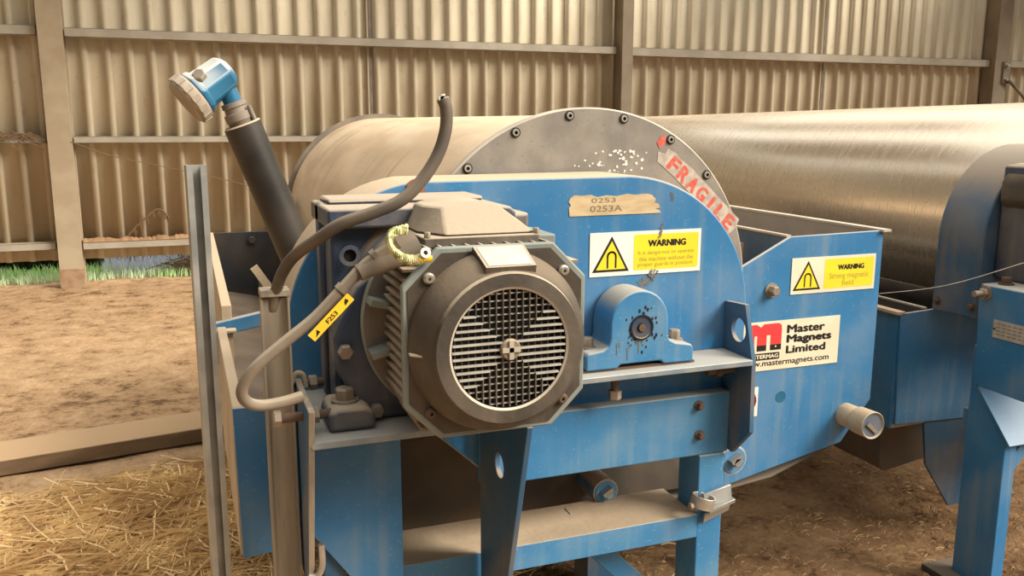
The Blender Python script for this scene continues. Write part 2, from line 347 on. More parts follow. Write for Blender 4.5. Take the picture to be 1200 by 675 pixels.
class Sign:
    """flat sticker on a plane: origin at its lower-left corner, unit right and up, normal towards the viewer"""
    def __init__(s, o, right, up, t=0.0015):
        s.o, s.r, s.u = V(o), V(right).normalized(), V(up).normalized(); s.n = s.r.cross(s.u).normalized(); s.b = MB(); s.t = t
    def P(s, x, y, lay): return s.o + s.r*x + s.u*y + s.n*(s.t + 0.00035*lay)
    def plate(s, w, h, m, pts=None):
        pts = pts or [(0,0),(w,0),(w,h),(0,h)]
        A = [s.b.bm.verts.new(s.P(x, y, 0)) for x, y in pts]; B = [s.b.bm.verts.new(s.o + s.r*x + s.u*y) for x, y in pts]
        s.b.face(A, m); s.b.face(B[::-1], m); n = len(pts)
        for i in range(n): s.b.face([A[i], B[i], B[(i+1) % n], A[(i+1) % n]], m)
    def poly(s, pts, m, lay=1): s.b.poly([s.P(x, y, lay) for x, y in pts], m)
    def rrect(s, x0, y0, x1, y1, r, m, lay=1):
        q = arc(x1-r, y1-r, r, 0, 90, 5) + arc(x0+r, y1-r, r, 90, 180, 5) + arc(x0+r, y0+r, r, 180, 270, 5) + arc(x1-r, y0+r, r, 270, 360, 5)
        s.poly(q, m, lay)
    def stroke(s, pts, w, m, lay=2, closed=False):
        n = len(pts)
        for i in range(n if closed else n-1):
            p, q = V(pts[i]), V(pts[(i+1) % n]); d = (q-p); d.normalize(); nn = V((-d.y, d.x))*w/2; e = d*w*0.35
            s.poly([tuple(p-e+nn), tuple(p-e-nn), tuple(q+e-nn), tuple(q+e+nn)], m, lay)
    def text(s, txt, x0, x1, y0, y1, m, bold=0.0, lay=2):
        """fit the text's ink box into x0..x1, y0..y1; bold = extra stroke width as a share of the height"""
        vs, fs = text_geo(txt); k = bold*(y1-y0)/2; x0 += k; x1 -= k; y0 += k*0.6; y1 -= k*0.6
        a0, a1 = min(v[0] for v in vs), max(v[0] for v in vs); b0, b1 = min(v[1] for v in vs), max(v[1] for v in vs)
        for i, (dx, dy) in enumerate(((0, 0), (-k, 0), (k, 0), (0, k*0.6), (0, -k*0.6)) if bold else ((0, 0),)):
            bv = [s.b.bm.verts.new(s.P(x0+dx+(v[0]-a0)/(a1-a0)*(x1-x0), y0+dy+(v[1]-b0)/(b1-b0)*(y1-y0), lay+i*0.03)) for v in vs]
            for f in fs: s.b.face([bv[q] for q in f], m)
    def build(s, name, parent): return s.b.build(name, parent)

def warning(o, w, h, lines, parent, title_sz, plate='white'):
    s = Sign(o, (1,0,0), (0,0,1)); s.plate(w, h, plate)
    X = lambda u: u*w; Y = lambda v: (1-v)*h
    tri = [(X(0.19), Y(0.09)), (X(0.022), Y(0.90)), (X(0.345), Y(0.90))]
    s.poly(tri, 'ink', 1)
    c = V((X(0.19), Y(0.63))); s.poly([tuple(c + (V(p)-c)*0.80) for p in tri], 'yellow', 2)
    r = w*0.036
    pts = [(X(0.19)-r, Y(0.80)), (X(0.19)-r, Y(0.55))] + [(X(0.19)+r*math.cos(math.radians(a)), Y(0.55)+r*math.sin(math.radians(a))) for a in range(180, -1, -20)] + [(X(0.19)+r, Y(0.55)), (X(0.19)+r, Y(0.80))]
    s.stroke(pts, w*0.015, 'ink', 3)
    s.rrect(X(0.385), Y(0.90), X(0.975), Y(0.08), h*0.05, 'yellow', 1)
    u0, u1, v0, v1 = title_sz
    s.text('WARNING', X(u0), X(u1), Y(v1), Y(v0), 'ink', 0.16, 2)
    for t, a, b, p, q in lines: s.text(t, X(a), X(b), Y(q), Y(p), 'faded_ink', 0.0, 2)
    return s.build('warning_sign', parent)

# ================================================================== the shed
YW = 9.17
def floor():
    b = MB(); nx, ny = 190, 130; x0, x1, y0, y1 = -7.0, 13.0, -2.0, 9.35
    g = []
    for j in range(ny+1):
        row = []
        for i in range(nx+1):
            x, y = x0+(x1-x0)*i/nx, y0+(y1-y0)*j/ny
            z = 0.022*noise.noise((x*0.9, y*0.9, 0)) + 0.014*noise.noise((x*3.1, y*3.1, 5)) + 0.007*noise.noise((x*8, y*8, 9)) - 0.018
            row.append(b.bm.verts.new((x, y, z)))
        g.append(row)
    for j in range(ny):
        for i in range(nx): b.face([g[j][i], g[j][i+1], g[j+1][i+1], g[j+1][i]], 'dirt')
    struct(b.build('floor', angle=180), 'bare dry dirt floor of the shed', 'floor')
floor()
def wall():
    b = MB(); pitch = 0.194; prof = []; k = -36
    x = -0.767 + k*pitch
    while x < 13.5:
        prof += [(x-0.034, YW), (x-0.020, YW-0.040), (x+0.020, YW-0.040), (x+0.034, YW)]; x += pitch
    zs = [0.215, 4.3]; R = [[b.bm.verts.new((p[0], p[1], z)) for p in prof] for z in zs]
    for i in range(len(prof)-1): b.face([R[0][i], R[0][i+1], R[1][i+1], R[1][i]], 'sheet')
    o = b.build('wall_back', angle=10); struct(o, 'cream ribbed steel cladding of the back wall', 'wall')
    m = o.modifiers.new('thick', 'SOLIDIFY'); m.thickness = 0.004
    for n, xs in ((1, 1.875), (2, 7.52)):     # sheet laps
        b = MB(); b.box(xs-0.012, xs+0.012, YW-0.045, YW-0.002, 0.22, 4.3, 'rim_dark'); b.box(xs-0.03, xs-0.012, YW-0.040, YW-0.002, 0.22, 4.3, 'sheet')
        struct(b.build('trim_%d' % n), 'vertical sheet lap in the cladding', 'trim')
wall()
def girt(n, x0, x1, z0, z1, tilt=0.0):
    b = MB(); y0, y1 = YW-0.17, YW-0.034; t = 0.006
    # C section: face plate, top and bottom flanges
    def sl(x, z): return z + tilt*(x-x0)
    for (a0, a1, c0, c1) in ((y0, y0+t, z0, z1), (y0, y1, z1-t, z1), (y0, y1, z0, z0+t)):
        v = [b.bm.verts.new((x, y, sl(x, z))) for x in (x0, x1) for y, z in ((a0, c0), (a1, c0), (a1, c1), (a0, c1))]
        for q in ((0,1,2,3),(7,6,5,4),(0,4,5,1),(1,5,6,2),(2,6,7,3),(3,7,4,0)): b.face([v[k] for k in q], 'girt')
    struct(b.build('trim_%d' % n, bevel=0.002), 'horizontal steel rail across the cladding', 'rail')
n = 3
for (x0, x1, z0, z1) in ((-6.5, -1.13, 2.25, 2.335), (-0.90, 4.60, 2.245, 2.325), (4.78, 10.12, 2.232, 2.325), (10.36, 13, 2.235, 2.325),
                         (-6.5, -1.13, 1.305, 1.367), (-0.90, 4.60, 1.305, 1.365), (-6.5, -1.13, 0.335, 0.40), (-0.90, 4.60, 0.322, 0.39), (4.78, 10.12, 1.30, 1.365), (4.78, 10.12, 0.33, 0.39)):
    girt(n, x0, x1, z0, z1); n += 1
def column(n, x0, x1, y0, y1, m, lab, foot=False):
    b = MB(); t = 0.012; xm = (x0+x1)/2
    b.box(x0, x1, y0, y0+t, -0.05, 4.4, m); b.box(x0, x1, y1-t, y1, -0.05, 4.4, m); b.box(x0+0.012, x1-0.012, y0+t, y1-t, -0.05, 4.4, m)
    if foot: b.box(x0-0.002, x1+0.002, y0-0.003, y0+0.05, -0.05, 0.16, 'red_mud')
    struct(b.build('trim_%d' % n, bevel=0.003), lab, 'column')
column(n, -1.108, -0.905, 8.92, 9.128, 'column', 'weathered steel column at the left of the back wall', True); n += 1
column(n, 4.63, 4.765, 8.92, 9.128, 'column_dark', 'steel column in the middle of the back wall'); n += 1
column(n, 10.13, 10.36, 8.92, 9.128, 'column_dark', 'steel column at the right of the back wall'); n += 1
# cleat with two bolts and a brace rod on the right column
t_ = thing('wall_brace', (10.33, 8.9, 2.1), 'bolted cleat with a diagonal brace rod on the right column of the back wall', 'brace')
MB().box(10.26, 10.38, 8.895, 8.92, 2.02, 2.30, 'rim_dark').build('cleat', t_, 0.003)
for z in (2.25, 2.07): MB().hexbolt((10.31, 8.895, z), (0, -1, 0), 0.022, 0.03, 'steel').build('bolt', t_)
MB().cyl((10.33, 8.87, 2.07), (11.6, 8.87, 1.15), 0.022, 'rim_dark', 12).build('rod', t_)
# unseen roof over the bay, gaps and front edge cut to shape the light
b = MB()
for x0, x1 in ((-14, -5.2), (-3.6, -0.9), (0.5, 2.4), (3.5, 4.7), (7.2, 9.0), (10.6, 22)): b.box(x0, x1, 5.9, 9.6, 4.9, 4.95, 'sheet')
struct(b.build('ceiling'), 'unseen steel sheet roof above the bay with gaps placed for the light', 'ceiling')

# outdoors beyond the gap under the cladding
b = MB(); b.box(-9, 13, 9.3, 16, -0.10, -0.015, 'grass2'); struct(b.build('ground'), 'grassy ground outside behind the shed', 'ground')
def blades(x0, x1, y0, y1, n, h, w, m, name, label, cat, zoff=0.0):
    b = MB()
    for i in range(n):
        x, y = random.uniform(x0, x1), random.uniform(y0, y1); a = random.uniform(0, 2*PI); hh = h*random.uniform(0.5, 1.3); l = random.uniform(-0.5, 0.5)*hh
        d = V((math.cos(a), math.sin(a), 0)); p = V((x, y, -0.02+zoff)); e = V((-d.y, d.x, 0))*w
        mid = p + V((0, 0, hh*0.6)) + d*l*0.3; tip = p + V((0, 0, hh)) + d*l
        v = [b.bm.verts.new(q) for q in (p-e, p+e, mid+e*0.7, mid-e*0.7, tip)]
        b.face([v[0], v[1], v[2], v[3]], m); b.face([v[3], v[2], v[4]], m)
    o = b.build(name); o['kind'] = 'stuff'; tag(o, label, cat); return o
blades(-3.0, 0.1, 9.25, 9.95, 2600, 0.09, 0.006, 'grass', 'grass', 'bright green grass showing under the left of the cladding', 'grass')
blades(-0.80, 0.75, 9.5, 10.1, 1700, 0.15, 0.006, 'sprig', 'weeds', 'pale bluish weeds beyond the gap right of the left column', 'weeds')
blades(-4.0, 0.3, 10.2, 10.6, 3000, 0.34, 0.03, 'leafdark', 'undergrowth', 'dark undergrowth far behind the gap under the cladding', 'undergrowth')
blades(0.1, 0.9, 9.8, 10.6, 500, 0.32, 0.012, 'grass', 'bush', 'leafy green bush beyond the gap near the galvanised post', 'bush')
def brushwood():
    b = MB()
    for i in range(160):
        a = random.uniform(0, PI); c = V((0.16 + random.gauss(0, 0.16), 9.5 + random.gauss(0, 0.12), 0.02 + abs(random.gauss(0, 0.05)))); d = V((math.cos(a), random.uniform(-0.4, 0.4), random.uniform(-0.5, 0.6)))*random.uniform(0.06, 0.2)
        b.tube([c-d, c+V((0, 0, 0.02)), c+d], 0.004, 'twig', 4, False)
    o = b.build('brushwood'); o['kind'] = 'stuff'; tag(o, 'heap of brown dead twigs in the gap under the cladding', 'twigs')
brushwood()
b = MB(); p = spline([(-0.52, 9.09, 0.42), (-0.43, 9.08, 0.52), (-0.33, 9.07, 0.61), (-0.24, 9.07, 0.675), (-0.17, 9.07, 0.64), (-0.14, 9.07, 0.58)], 5); b.tube(p, 0.008, 'twig', 6)
for k in range(4, len(p)-1, 3):
    q = p[k]; b.poly([q, q+V((0.02, -0.01, -0.03)), q+V((0.005, 0, -0.085)), q+V((-0.015, 0, -0.03))], 'twig')
tag(b.build('dry_vine'), 'dead vine sprig drooping on the bottom rail of the cladding', 'vine')
b = MB(); b.tube(spline([(-0.92, 8.918, 1.32), (-0.6, 8.99, 1.19), (-0.2, 9.05, 1.09), (0.4, 9.09, 0.94), (0.785, 9.120, 0.82)], 6), 0.004, 'twig', 5)
tag(b.build('sagging_wire'), 'thin sagging wire from the left column across the cladding', 'wire')

# dead roots hung on the middle rail and a ridge of soil on the bottom rail
b = MB()
for i in range(16):
    x = random.uniform(-1.62, -1.16); p0 = V((x, 8.985, 1.37)); L = random.uniform(0.12, 0.38); d = random.choice((-1, 1))
    b.tube(spline([p0, p0+V((d*L*0.3, -0.01, random.uniform(-0.02, 0.05))), p0+V((d*L*0.7, -0.015, -0.07*random.random())), p0+V((d*L, -0.01, -0.16*random.random()))], 4), 0.005, 'twig', 5)
o = b.build('dead_roots'); o['kind'] = 'stuff'; tag(o, 'tangle of dead roots hung on the middle rail left of the column', 'roots')
b = MB(); nx = 110; rows = []
for (y, hz) in ((8.995, 0.0), (9.03, 1.0), (9.08, 1.0), (9.132, 0.0)):
    rows.append([b.bm.verts.new((-0.895 + 1.1*i/nx, y, 0.391 + hz*max(0.004, 0.028 + 0.03*noise.noise((i*0.12, y*9, 3)) + 0.012*noise.noise((i*0.5, y*9, 1))))) for i in range(nx+1)])
for j in range(3):
    for i in range(nx): b.face([rows[j][i], rows[j][i+1], rows[j+1][i+1], rows[j+1][i]], 'red_soil')
o = b.build('soil_ridge', angle=180); o['kind'] = 'stuff'; tag(o, 'ridge of reddish soil lying along the bottom rail right of the column', 'soil')

# timber on the floor
b = MB(); d = V((0.837, 0.141, 0)).normalized(); nrm = V((-d.y, d.x, 0)); c = V((-0.6, 4.14, 0)) + nrm*0.135
b.obox(c + V((0, 0, 0.033)), d*2.2, nrm*0.135, V((0, 0, 0.036)), 'timber')
tag(b.build('timber_plank', bevel=0.006), 'long dust-covered timber plank lying on the dirt behind the straw', 'plank')

def straw(name, areas, label, m='straw'):
    b = MB()
    for (cx, cy, sx, sy, n, L, heap, *fat) in areas:
        for i in range(n):
            x, y = random.gauss(cx, sx), random.gauss(cy, sy)
            if y > 4.0 + x*0.165: continue
            hz = heap*math.exp(-((x-cx)/sx)**2/2 - ((y-cy)/sy)**2/2)*random.random()
            a = random.gauss(0.35, 0.6) if random.random() < 0.75 else random.uniform(0, PI)
            l = L*random.uniform(0.4, 1.2); dd = V((math.cos(a), math.sin(a), random.uniform(-0.10, 0.12)))*l/2; bend = V((-math.sin(a), math.cos(a), 0.3))*random.gauss(0, 0.09)*l
            p = V((x, y, 0.006+hz)); r = random.uniform(0.0014, 0.0030)*(fat[0] if fat else 1.0)
            b.tube([p-dd, p+bend+V((0, 0, 0.004)), p+dd], r, m, 3, False)
    o = b.build(name); o['kind'] = 'stuff'; tag(o, label, 'straw'); return o
straw('straw', [(-0.05, 3.35, 0.38, 0.30, 3000, 0.22, 0.05), (-0.35, 2.9, 0.5, 0.35, 4200, 0.20, 0.05), (0.1, 3.0, 0.3, 0.4, 2000, 0.18, 0.04), (-0.7, 3.2, 0.3, 0.3, 700, 0.16, 0.02), (-0.3, 3.3, 0.8, 0.6, 1600, 0.07, 0.0),
      (-0.1, 3.35, 0.36, 0.28, 380, 0.34, 0.075, 1.35), (-0.4, 2.9, 0.5, 0.35, 650, 0.32, 0.075, 1.35)],
      'heap of golden straw on the dirt before the timber plank')
straw('chaff', [(2.0, 2.2, 0.45, 0.30, 700, 0.035, 0.0), (2.6, 2.8, 0.6, 0.5, 350, 0.035, 0.0), (1.4, 2.6, 0.3, 0.3, 120, 0.04, 0), (3.0, 2.0, 0.3, 0.3, 250, 0.035, 0)],
      'short chopped chaff on the dirt between the two machines', 'chaff')

# ================================================================== machine one
SEP = thing('magnetic_separator', (0.976, 3.3, 0), 'blue magnetic drum separator with the dusty motor facing the viewer', 'separator', 'drum separators in the shed')
AX, AZ = 0.976, 1.05
# ---- drum
b = MB(); b.lathe([(0, 0.3), (0, 0.47), (2.48, 0.47), (2.48, 0.3)], (AX, 2.08, AZ), (0, 1, 0), 'drum_dust', 128)
drum = b.build('drum', SEP); drum['label'] = 'tan dust-coated steel drum'
b = MB(); b.lathe([(0, 0), (0, 0.484), (0.004, 0.488), (0.03, 0.488), (0.03, 0.3)], (AX, 2.05, AZ), (0, 1, 0), 'disc', 128, ['disc', 'rim_edge', 'rim_edge', 'disc'])
b.build('end_disc', drum)
b = MB(); b.lathe([(0, 0.40), (0, 0.492), (0.03, 0.492), (0.03, 0.40)], (AX, 4.56, AZ), (0, 1, 0), 'rim_dark', 96); b.build('end_flange', drum)
def socket_bolt(ang, parent):
    a = math.radians(ang); c = V((AX + 0.470*math.cos(a), 2.05, AZ + 0.470*math.sin(a))); b = MB()
    b.lathe([(-0.001, 0.0125), (0.0025, 0.0125), (0.0025, 0.0095), (0.006, 0.0085), (0.006, 0.0045), (0.001, 0.0045), (0.001, 0)], c, (0, -1, 0), 'steel', 20, ['ink', 'ink', 'steel', 'steel', 'ink', 'ink'])
    b.build('socket_bolt', parent)
for ang in (133.7, 115.2, 96.8, 78.1, 59.8, 41.6): socket_bolt(ang, drum)
b = MB()   # paint flakes on the disc above the guard
for i in range(46):
    x, z = random.gauss(1.055, 0.05), random.uniform(1.372, 1.43); r = random.uniform(0.002, 0.006); yq = 2.0494 - random.random()*0.0006
    if (z-1.37)*1.2 + abs(x-1.055) > 0.15: continue
    b.poly([(x + r*math.cos(k*1.05+i)*random.uniform(0.6, 1.2), yq, z + r*math.sin(k*1.05+i)*random.uniform(0.5, 1.0)) for k in range(6)], 'white_chip')
b.build('paint_flakes', drum)['kind'] = 'stuff'
# FRAGILE tape across the disc
p0, p1 = V((1.227, 2.0495, 1.391)), V((1.404, 2.0495, 1.233)); r = (p1-p0).normalized(); u = V((-r.z, 0, r.x)); u = -u if u.z < 0 else u
o = p0 - r*0.075 - u*0.028
s = Sign(o, r, u, 0.0006); L_ = (p1-p0).length
edge = [(0.03, 0.0), (0.10, 0.004), (L_+0.10, 0.002), (L_+0.105, 0.03), (L_+0.098, 0.054), (0.12, 0.056), (0.075, 0.05), (0.06, 0.053), (0.03, 0.045), (0.035, 0.03), (0.015, 0.02)]
s.plate(0, 0, 'tape', edge)
w = L_/6; lw = w*0.84
for k, ch in enumerate('FRAGILE'):
    xc = 0.075 + k*w; ww = lw if ch != 'I' else lw*0.36
    s.text(ch, xc-ww/2, xc+ww/2, 0.006, 0.047, 'tape_red', 0.14, 1)
s.poly([(-0.005, 0.035), (0.012, 0.028), (0.016, 0.05), (0.004, 0.066), (-0.006, 0.058)], 'tape_red', 1)
s.build('fragile_tape', drum)

# ---- drive guard
gp = [(0.187, 0.86)] + arc(0.50, 1.06, 0.313, 180, 96, 16, 0.317) + arc(AX, 1.03, 0.358, 88, 0, 24, 0.348) + arc(AX, 1.0, 0.358, 0, -80, 14, 0.345) + [(0.66, 0.655), (0.44, 0.86)]
b = MB(); b.prism(gp, 'XZ', 1.85, 2.04, 'blue', 'dust_rim'); guard = b.build('drive_guard', SEP, 0.005)
warning((0.887, 1.8495, 1.140), 0.302, 0.105,
        [('It is dangerous to operate', 0.425, 0.935, 0.455, 0.575), ('this machine without the', 0.435, 0.93, 0.595, 0.70), ('proper guards in position', 0.425, 0.925, 0.725, 0.85)],
        guard, (0.51, 0.86, 0.21, 0.37))
s = Sign((0.834, 1.8495, 1.286), (1, 0, 0), (0, 0, 1), 0.001)
edge = [(0, 0), (0.24, 0.001), (0.236, 0.008), (0.225, 0.011), (0.238, 0.014), (0.232, 0.024), (0.222, 0.026), (0.226, 0.034), (0.214, 0.045), (0.20, 0.048), (0.17, 0.046), (0.15, 0.049), (0.12, 0.044), (0.095, 0.047), (0.07, 0.043), (0.055, 0.049), (0.03, 0.047), (0.012, 0.049), (0.002, 0.043), (-0.003, 0.034), (0.003, 0.026), (-0.002, 0.02)]
s.plate(0, 0, 'paper', edge)
s.text('0253', 0.055, 0.118, 0.030, 0.041, 'pencil', 0.0, 1); s.text('0253A', 0.052, 0.135, 0.009, 0.023, 'pencil', 0.0, 1)
s.build('paper_label', guard)
b = MB()   # grimy scuffs beside the warning sign
for path, w_ in (([(1.082, 1.262), (1.076, 1.245), (1.070, 1.222)], 0.006), ([(1.062, 1.150), (1.056, 1.136), (1.040, 1.122), (1.020, 1.112)], 0.020), ([(1.10, 1.335), (1.106, 1.325), (1.103, 1.315)], 0.007)):
    pp = spline([(x, 0, z) for x, z in path], 6); n_ = len(pp)
    for lane in range(3):      # three broken rubbed lines side by side
        off = (lane-1)*w_*0.42
        for k in range(n_-1):
            if random.random() < 0.22: continue
            p_, q_ = pp[k], pp[k+1]; t_ = (q_-p_).normalized(); sd_ = V((-t_.z, 0, t_.x)); h_ = w_*random.uniform(0.08, 0.24)
            zc = (p_.z+q_.z)/2; y_ = (1.8494 if not (1.132 < zc < 1.254) else 1.8468) - random.random()*0.0004
            b.poly([(v.x, y_, v.z) for v in (p_+sd_*(off+h_), p_+sd_*(off-h_), q_+sd_*(off-h_), q_+sd_*(off+h_))], 'scuff')
b.build('scuff_marks', guard)['kind'] = 'stuff'
b = MB(); b.hexbolt((0.470, 1.85, 1.36), (0, -1, 0), 0.014, 0.02, 'rust_bright'); b.build('rusty_bolt', guard)

# ---- bearing block
prof = [(0.837, 0.940), (0.915, 0.940), (0.925, 0.949), (1.03, 0.949), (1.04, 0.940), (1.118, 0.940), (1.118, 0.974), (1.112, 0.982), (1.068, 0.990)] + \
       [(1.052, 0.998), (1.047, 1.010)] + arc(0.972, 1.045, 0.075, 0, 180, 20, 0.076) + [(0.897, 1.01), (0.892, 0.994), (0.878, 0.986), (0.843, 0.982), (0.837, 0.974)]
b = MB(); b.prism(prof, 'XZ', 1.75, 1.845, 'blue_worn'); brg = b.build('bearing_block', SEP, 0.004)
b = MB(); b.lathe([(0, 0.030), (0.004, 0.030), (0.004, 0.026), (0.0015, 0.025), (0.0015, 0.012), (0.006, 0.009), (0.006, 0)], (0.976, 1.7505, 1.034), (0, -1, 0), 'gear_blue', 28, ['ink', 'ink', 'gear_blue', 'gear_blue', 'black', 'rust'])
b.build('shaft_cap', brg)
b = MB()
for i in range(40):
    a = random.uniform(0, 2*PI); d = 0.028 + abs(random.gauss(0, 0.014)); x, z = 0.976 + d*math.cos(a), 1.034 + d*math.sin(a)*0.9; r = random.uniform(0.001, 0.0035)
    yq = 1.7495 - random.random()*0.0004; b.poly([(x + r*math.cos(k*1.25), yq, z + 1.6*r*math.sin(k*1.25)) for k in range(5)], 'black')
for i in range(9):
    x = 0.976 + random.gauss(0, 0.028); z0 = 1.012 - abs(random.gauss(0, 0.008)); l = random.uniform(0.008, 0.032); w_ = random.uniform(0.001, 0.0026)
    yq = 1.7494 - random.random()*0.0004; b.poly([(x-w_, yq, z0), (x+w_, yq, z0), (x+w_*0.4, yq, z0-l), (x-w_*0.4, yq, z0-l)], 'scuff')
b.build('grease_spots', brg)['kind'] = 'stuff'
for x in (0.862, 1.094): MB().hexbolt((x, 1.80, 0.982), (0, 0, 1), 0.014, 0.022, 'bolt').build('bolt', brg)
MB().box(0.83, 1.125, 1.755, 1.845, 0.935, 0.9405, 'rust').build('shim', brg)

# ---- frame members
b = MB(); b.prism([(0.187, 1.52), (0.60, 1.52), (0.62, 1.72), (1.268, 1.72), (1.268, 1.849), (0.187, 1.849)], 'XY', 0.921, 0.935, 'blue_worn', 'worn_edge'); b.build('mounting_plate', SEP, 0.002)
h = arc(1.787, 0.996, 0.030, 0, 360, 20)[:-1]
b = MB(); b.ring_prism([(1.725, 0.93), (1.764, 1.064), (1.849, 1.058), (1.849, 0.68), (1.79, 0.675), (1.72, 0.75)], h, 'YZ', 1.268, 1.280, 'blue_dusty'); b.build('gusset_plate', SEP, 0.0015)
h = arc(1.663, 0.782, 0.027, 0, 360, 20)[:-1]
b = MB(); b.ring_prism([(1.50, 0.9205), (1.61, 0.55), (1.67, 0.30), (1.79, 0.30), (1.79, 0.9205)], h, 'YZ', 0.594, 0.606, 'blue_dusty'); b.build('gusset_plate', SEP, 0.0015)
b = MB(); b.box(0.607, 1.268, 1.806, 1.846, 0.672, 0.832, 'blue_worn'); b.build('upper_beam', SEP, 0.003)
for x, z in ((1.128, 0.82), (1.128, 0.747)): pass
ub = SEP.children[-1]
for x, z in ((1.175, 0.805), (1.180, 0.727)): MB().hexbolt((x, 1.806, z), (0, -1, 0), 0.009, 0.014, 'rust').build('bolt', ub)
b = MB(); b.box(0.412, 1.183, 1.80, 1.975, 0.452, 0.5145, 'blue_worn', 'dust_floor'); b.build('shelf_beam', SEP, 0.002)
b = MB(); b.box(1.183, 1.256, 1.803, 1.90, -0.02, 0.671, 'blue_worn'); b.build('leg', SEP, 0.003)
b = MB(); b.box(0.235, 0.280, 1.79, 1.846, -0.02, 0.92, 'blue_dusty'); b.build('leg', SEP, 0.003)
b = MB(); b.box(1.20, 1.28, 4.45, 4.55, -0.02, 0.45, 'blue_dusty'); b.build('leg', SEP, 0.003)
b = MB(); b.box(1.14, 1.25, 2.35, 2.45, -0.02, 0.45, 'blue_dusty'); b.build('leg', SEP, 0.003)
b = MB(); b.obox((1.06, 1.93, 0.30), V((0.20, 0, -0.20)), V((0, 0.02, 0)), V((0.018, 0, 0.018)), 'blue_worn'); b.build('brace', SEP, 0.002)
b = MB(); b.prism([(0.200, 0.9205), (0.408, 0.9205), (0.408, 0.355), (0.200, 0.655)], 'XZ', 1.775, 1.785, 'blue'); b.build('skirt_panel', SEP, 0.0015)
b = MB(); b.prism([(1.500, 1.0), (1.70, 1.006), (1.75, 0.95), (1.75, 0.60), (1.62, 0.60), (1.60, 0.66)], 'YZ', 0.1815, 0.1935, 'blue_dusty', 'galv_dusty'); b.build('end_plate', SEP, 0.002)
ep = SEP.children[-1]
# jacking bolts
def jack(y, z, x0, x1, nut):
    b = MB(); b.cyl((x0+0.01, y, z), (x1, y, z), 0.009, 'rust', 14); b.hexbolt((x0+0.014, y, z), (-1, 0, 0), 0.0155, 0.014, 'bolt', False)
    b.cyl((nut, y, z), (nut+0.014, y, z), 0.0155, 'bolt', 6); b.build('jacking_bolt', ep)
jack(1.58, 0.968, 0.128, 0.245, 0.196); jack(1.715, 0.990, 0.15, 0.240, 0.212)
b = MB(); b.tube(spline([(0.178, 1.69, 1.0), (0.178, 1.69, 1.012), (0.187, 1.69, 1.020), (0.198, 1.69, 1.014), (0.202, 1.69, 0.99)], 5), 0.005, 'dust_rim', 8); b.build('clip', ep)
b = MB(); b.tube(spline([(0.207, 1.60, 0.70), (0.207, 1.60, 0.655), (0.196, 1.60, 0.635), (0.180, 1.60, 0.64)], 5), 0.007, 'steel', 8); b.build('hook_clip', ep)
# adjusting bolts under the plate
b = MB(); b.cyl((0.918, 1.765, 0.921), (0.918, 1.765, 0.875), 0.009, 'rust', 12); b.hexbolt((0.918, 1.765, 0.884), (0, 0, -1), 0.016, 0.022, 'bolt', False); b.build('adjusting_bolt', SEP)
b = MB(); b.cyl((1.268, 1.80, 0.895), (1.19, 1.80, 0.895), 0.012, 'rust', 12); b.cyl((1.215, 1.80, 0.895), (1.232, 1.80, 0.895), 0.018, 'rust', 6); b.build('adjusting_bolt', SEP)
# beam clamp on the leg
b = MB()
b.lathe([(0, 0.026), (0, 0.030), (0.03, 0.030), (0.03, 0.026), (0, 0.026)], (1.178, 1.778, 0.545), (0.25, 0.0, 1), 'steel', 24)
b.obox((1.232, 1.790, 0.562), V((0.040, 0, 0.008)), V((0, 0.004, 0)), V((0.0, 0.004, 0.017)), 'galv'); b.obox((1.230, 1.788, 0.520), V((0.038, 0, 0.012)), V((0, 0.004, 0)), V((0.0, -0.004, 0.014)), 'galv')
b.obox((1.235, 1.779, 0.541), V((0.038, 0, 0.010)), V((0, 0.010, 0)), V((0, 0, 0.005)), 'galv')
b.hexbolt((1.156, 1.776, 0.553), (-1, 0, 0), 0.010, 0.012, 'bolt'); b.build('beam_clamp', SEP, 0.001)

# ---- tank and hopper
Yt = 2.066
b = MB()
plate = [(1.30, 1.05), (1.42, 1.075), (1.630, 1.178), (1.966, 1.183), (1.966, 0.655), (1.862, 0.527), (1.61, 0.478), (1.45, 0.445), (1.30, 0.46)]
b.prism(plate, 'XZ', Yt, Yt+0.012, 'blue'); tank = b.build('tank_end', SEP, 0.0015)
b = MB(); b.prism([(0.30, 0.47), (1.30, 0.46), (1.30, 1.0), (0.30, 0.95)], 'XZ', Yt+0.002, Yt+0.012, 'brown_plate'); b.build('tank_end', SEP)
b = MB(); sec = [(1.962, 1.183), (1.962, 0.655), (1.86, 0.52), (1.62, 0.44), (1.38, 0.415), (1.22, 0.43), (0.976, 0.46), (0.50, 0.465), (0.32, 0.52), (0.30, 0.80)]
R = [[b.bm.verts.new((x, y, z)) for x, z in sec] for y in (Yt+0.012, 4.52)]
for i in range(len(sec)-1): b.face([R[0][i], R[0][i+1], R[1][i+1], R[1][i]], 'brown_plate')
o = b.build('tank_shell', SEP, angle=40); mm = o.modifiers.new('thick', 'SOLIDIFY'); mm.thickness = 0.006
b = MB(); b.box(1.955, 1.985, Yt-0.012, 4.52, 1.180, 1.187, 'rim_edge'); b.build('hopper_rim', SEP)
b = MB(); b.prism([(1.626, 1.180), (1.634, 1.180), (1.634, 0.95), (1.52, 0.72), (1.51, 0.72), (1.626, 0.95)], 'XZ', Yt+0.012, 4.52, 'blue_dusty'); b.box(1.622, 1.638, Yt+0.010, 4.52, 1.176, 1.182, 'rim_edge'); b.build('hopper_partition', SEP)
b = MB(); b.prism([(1.485, 1.02), (1.495, 1.02), (1.505, 1.16), (1.487, 1.16)], 'XZ', Yt+0.05, 2.6, 'scrap', 'scrap'); b.build('scraper', SEP)
b = MB(); b.prism([(0.3, 0.5), (1.96, 0.5), (1.96, 1.18), (1.6, 1.18), (1.3, 0.9), (0.3, 0.9)], 'XZ', 4.50, 4.515, 'blue_dusty'); b.build('tank_end', SEP)
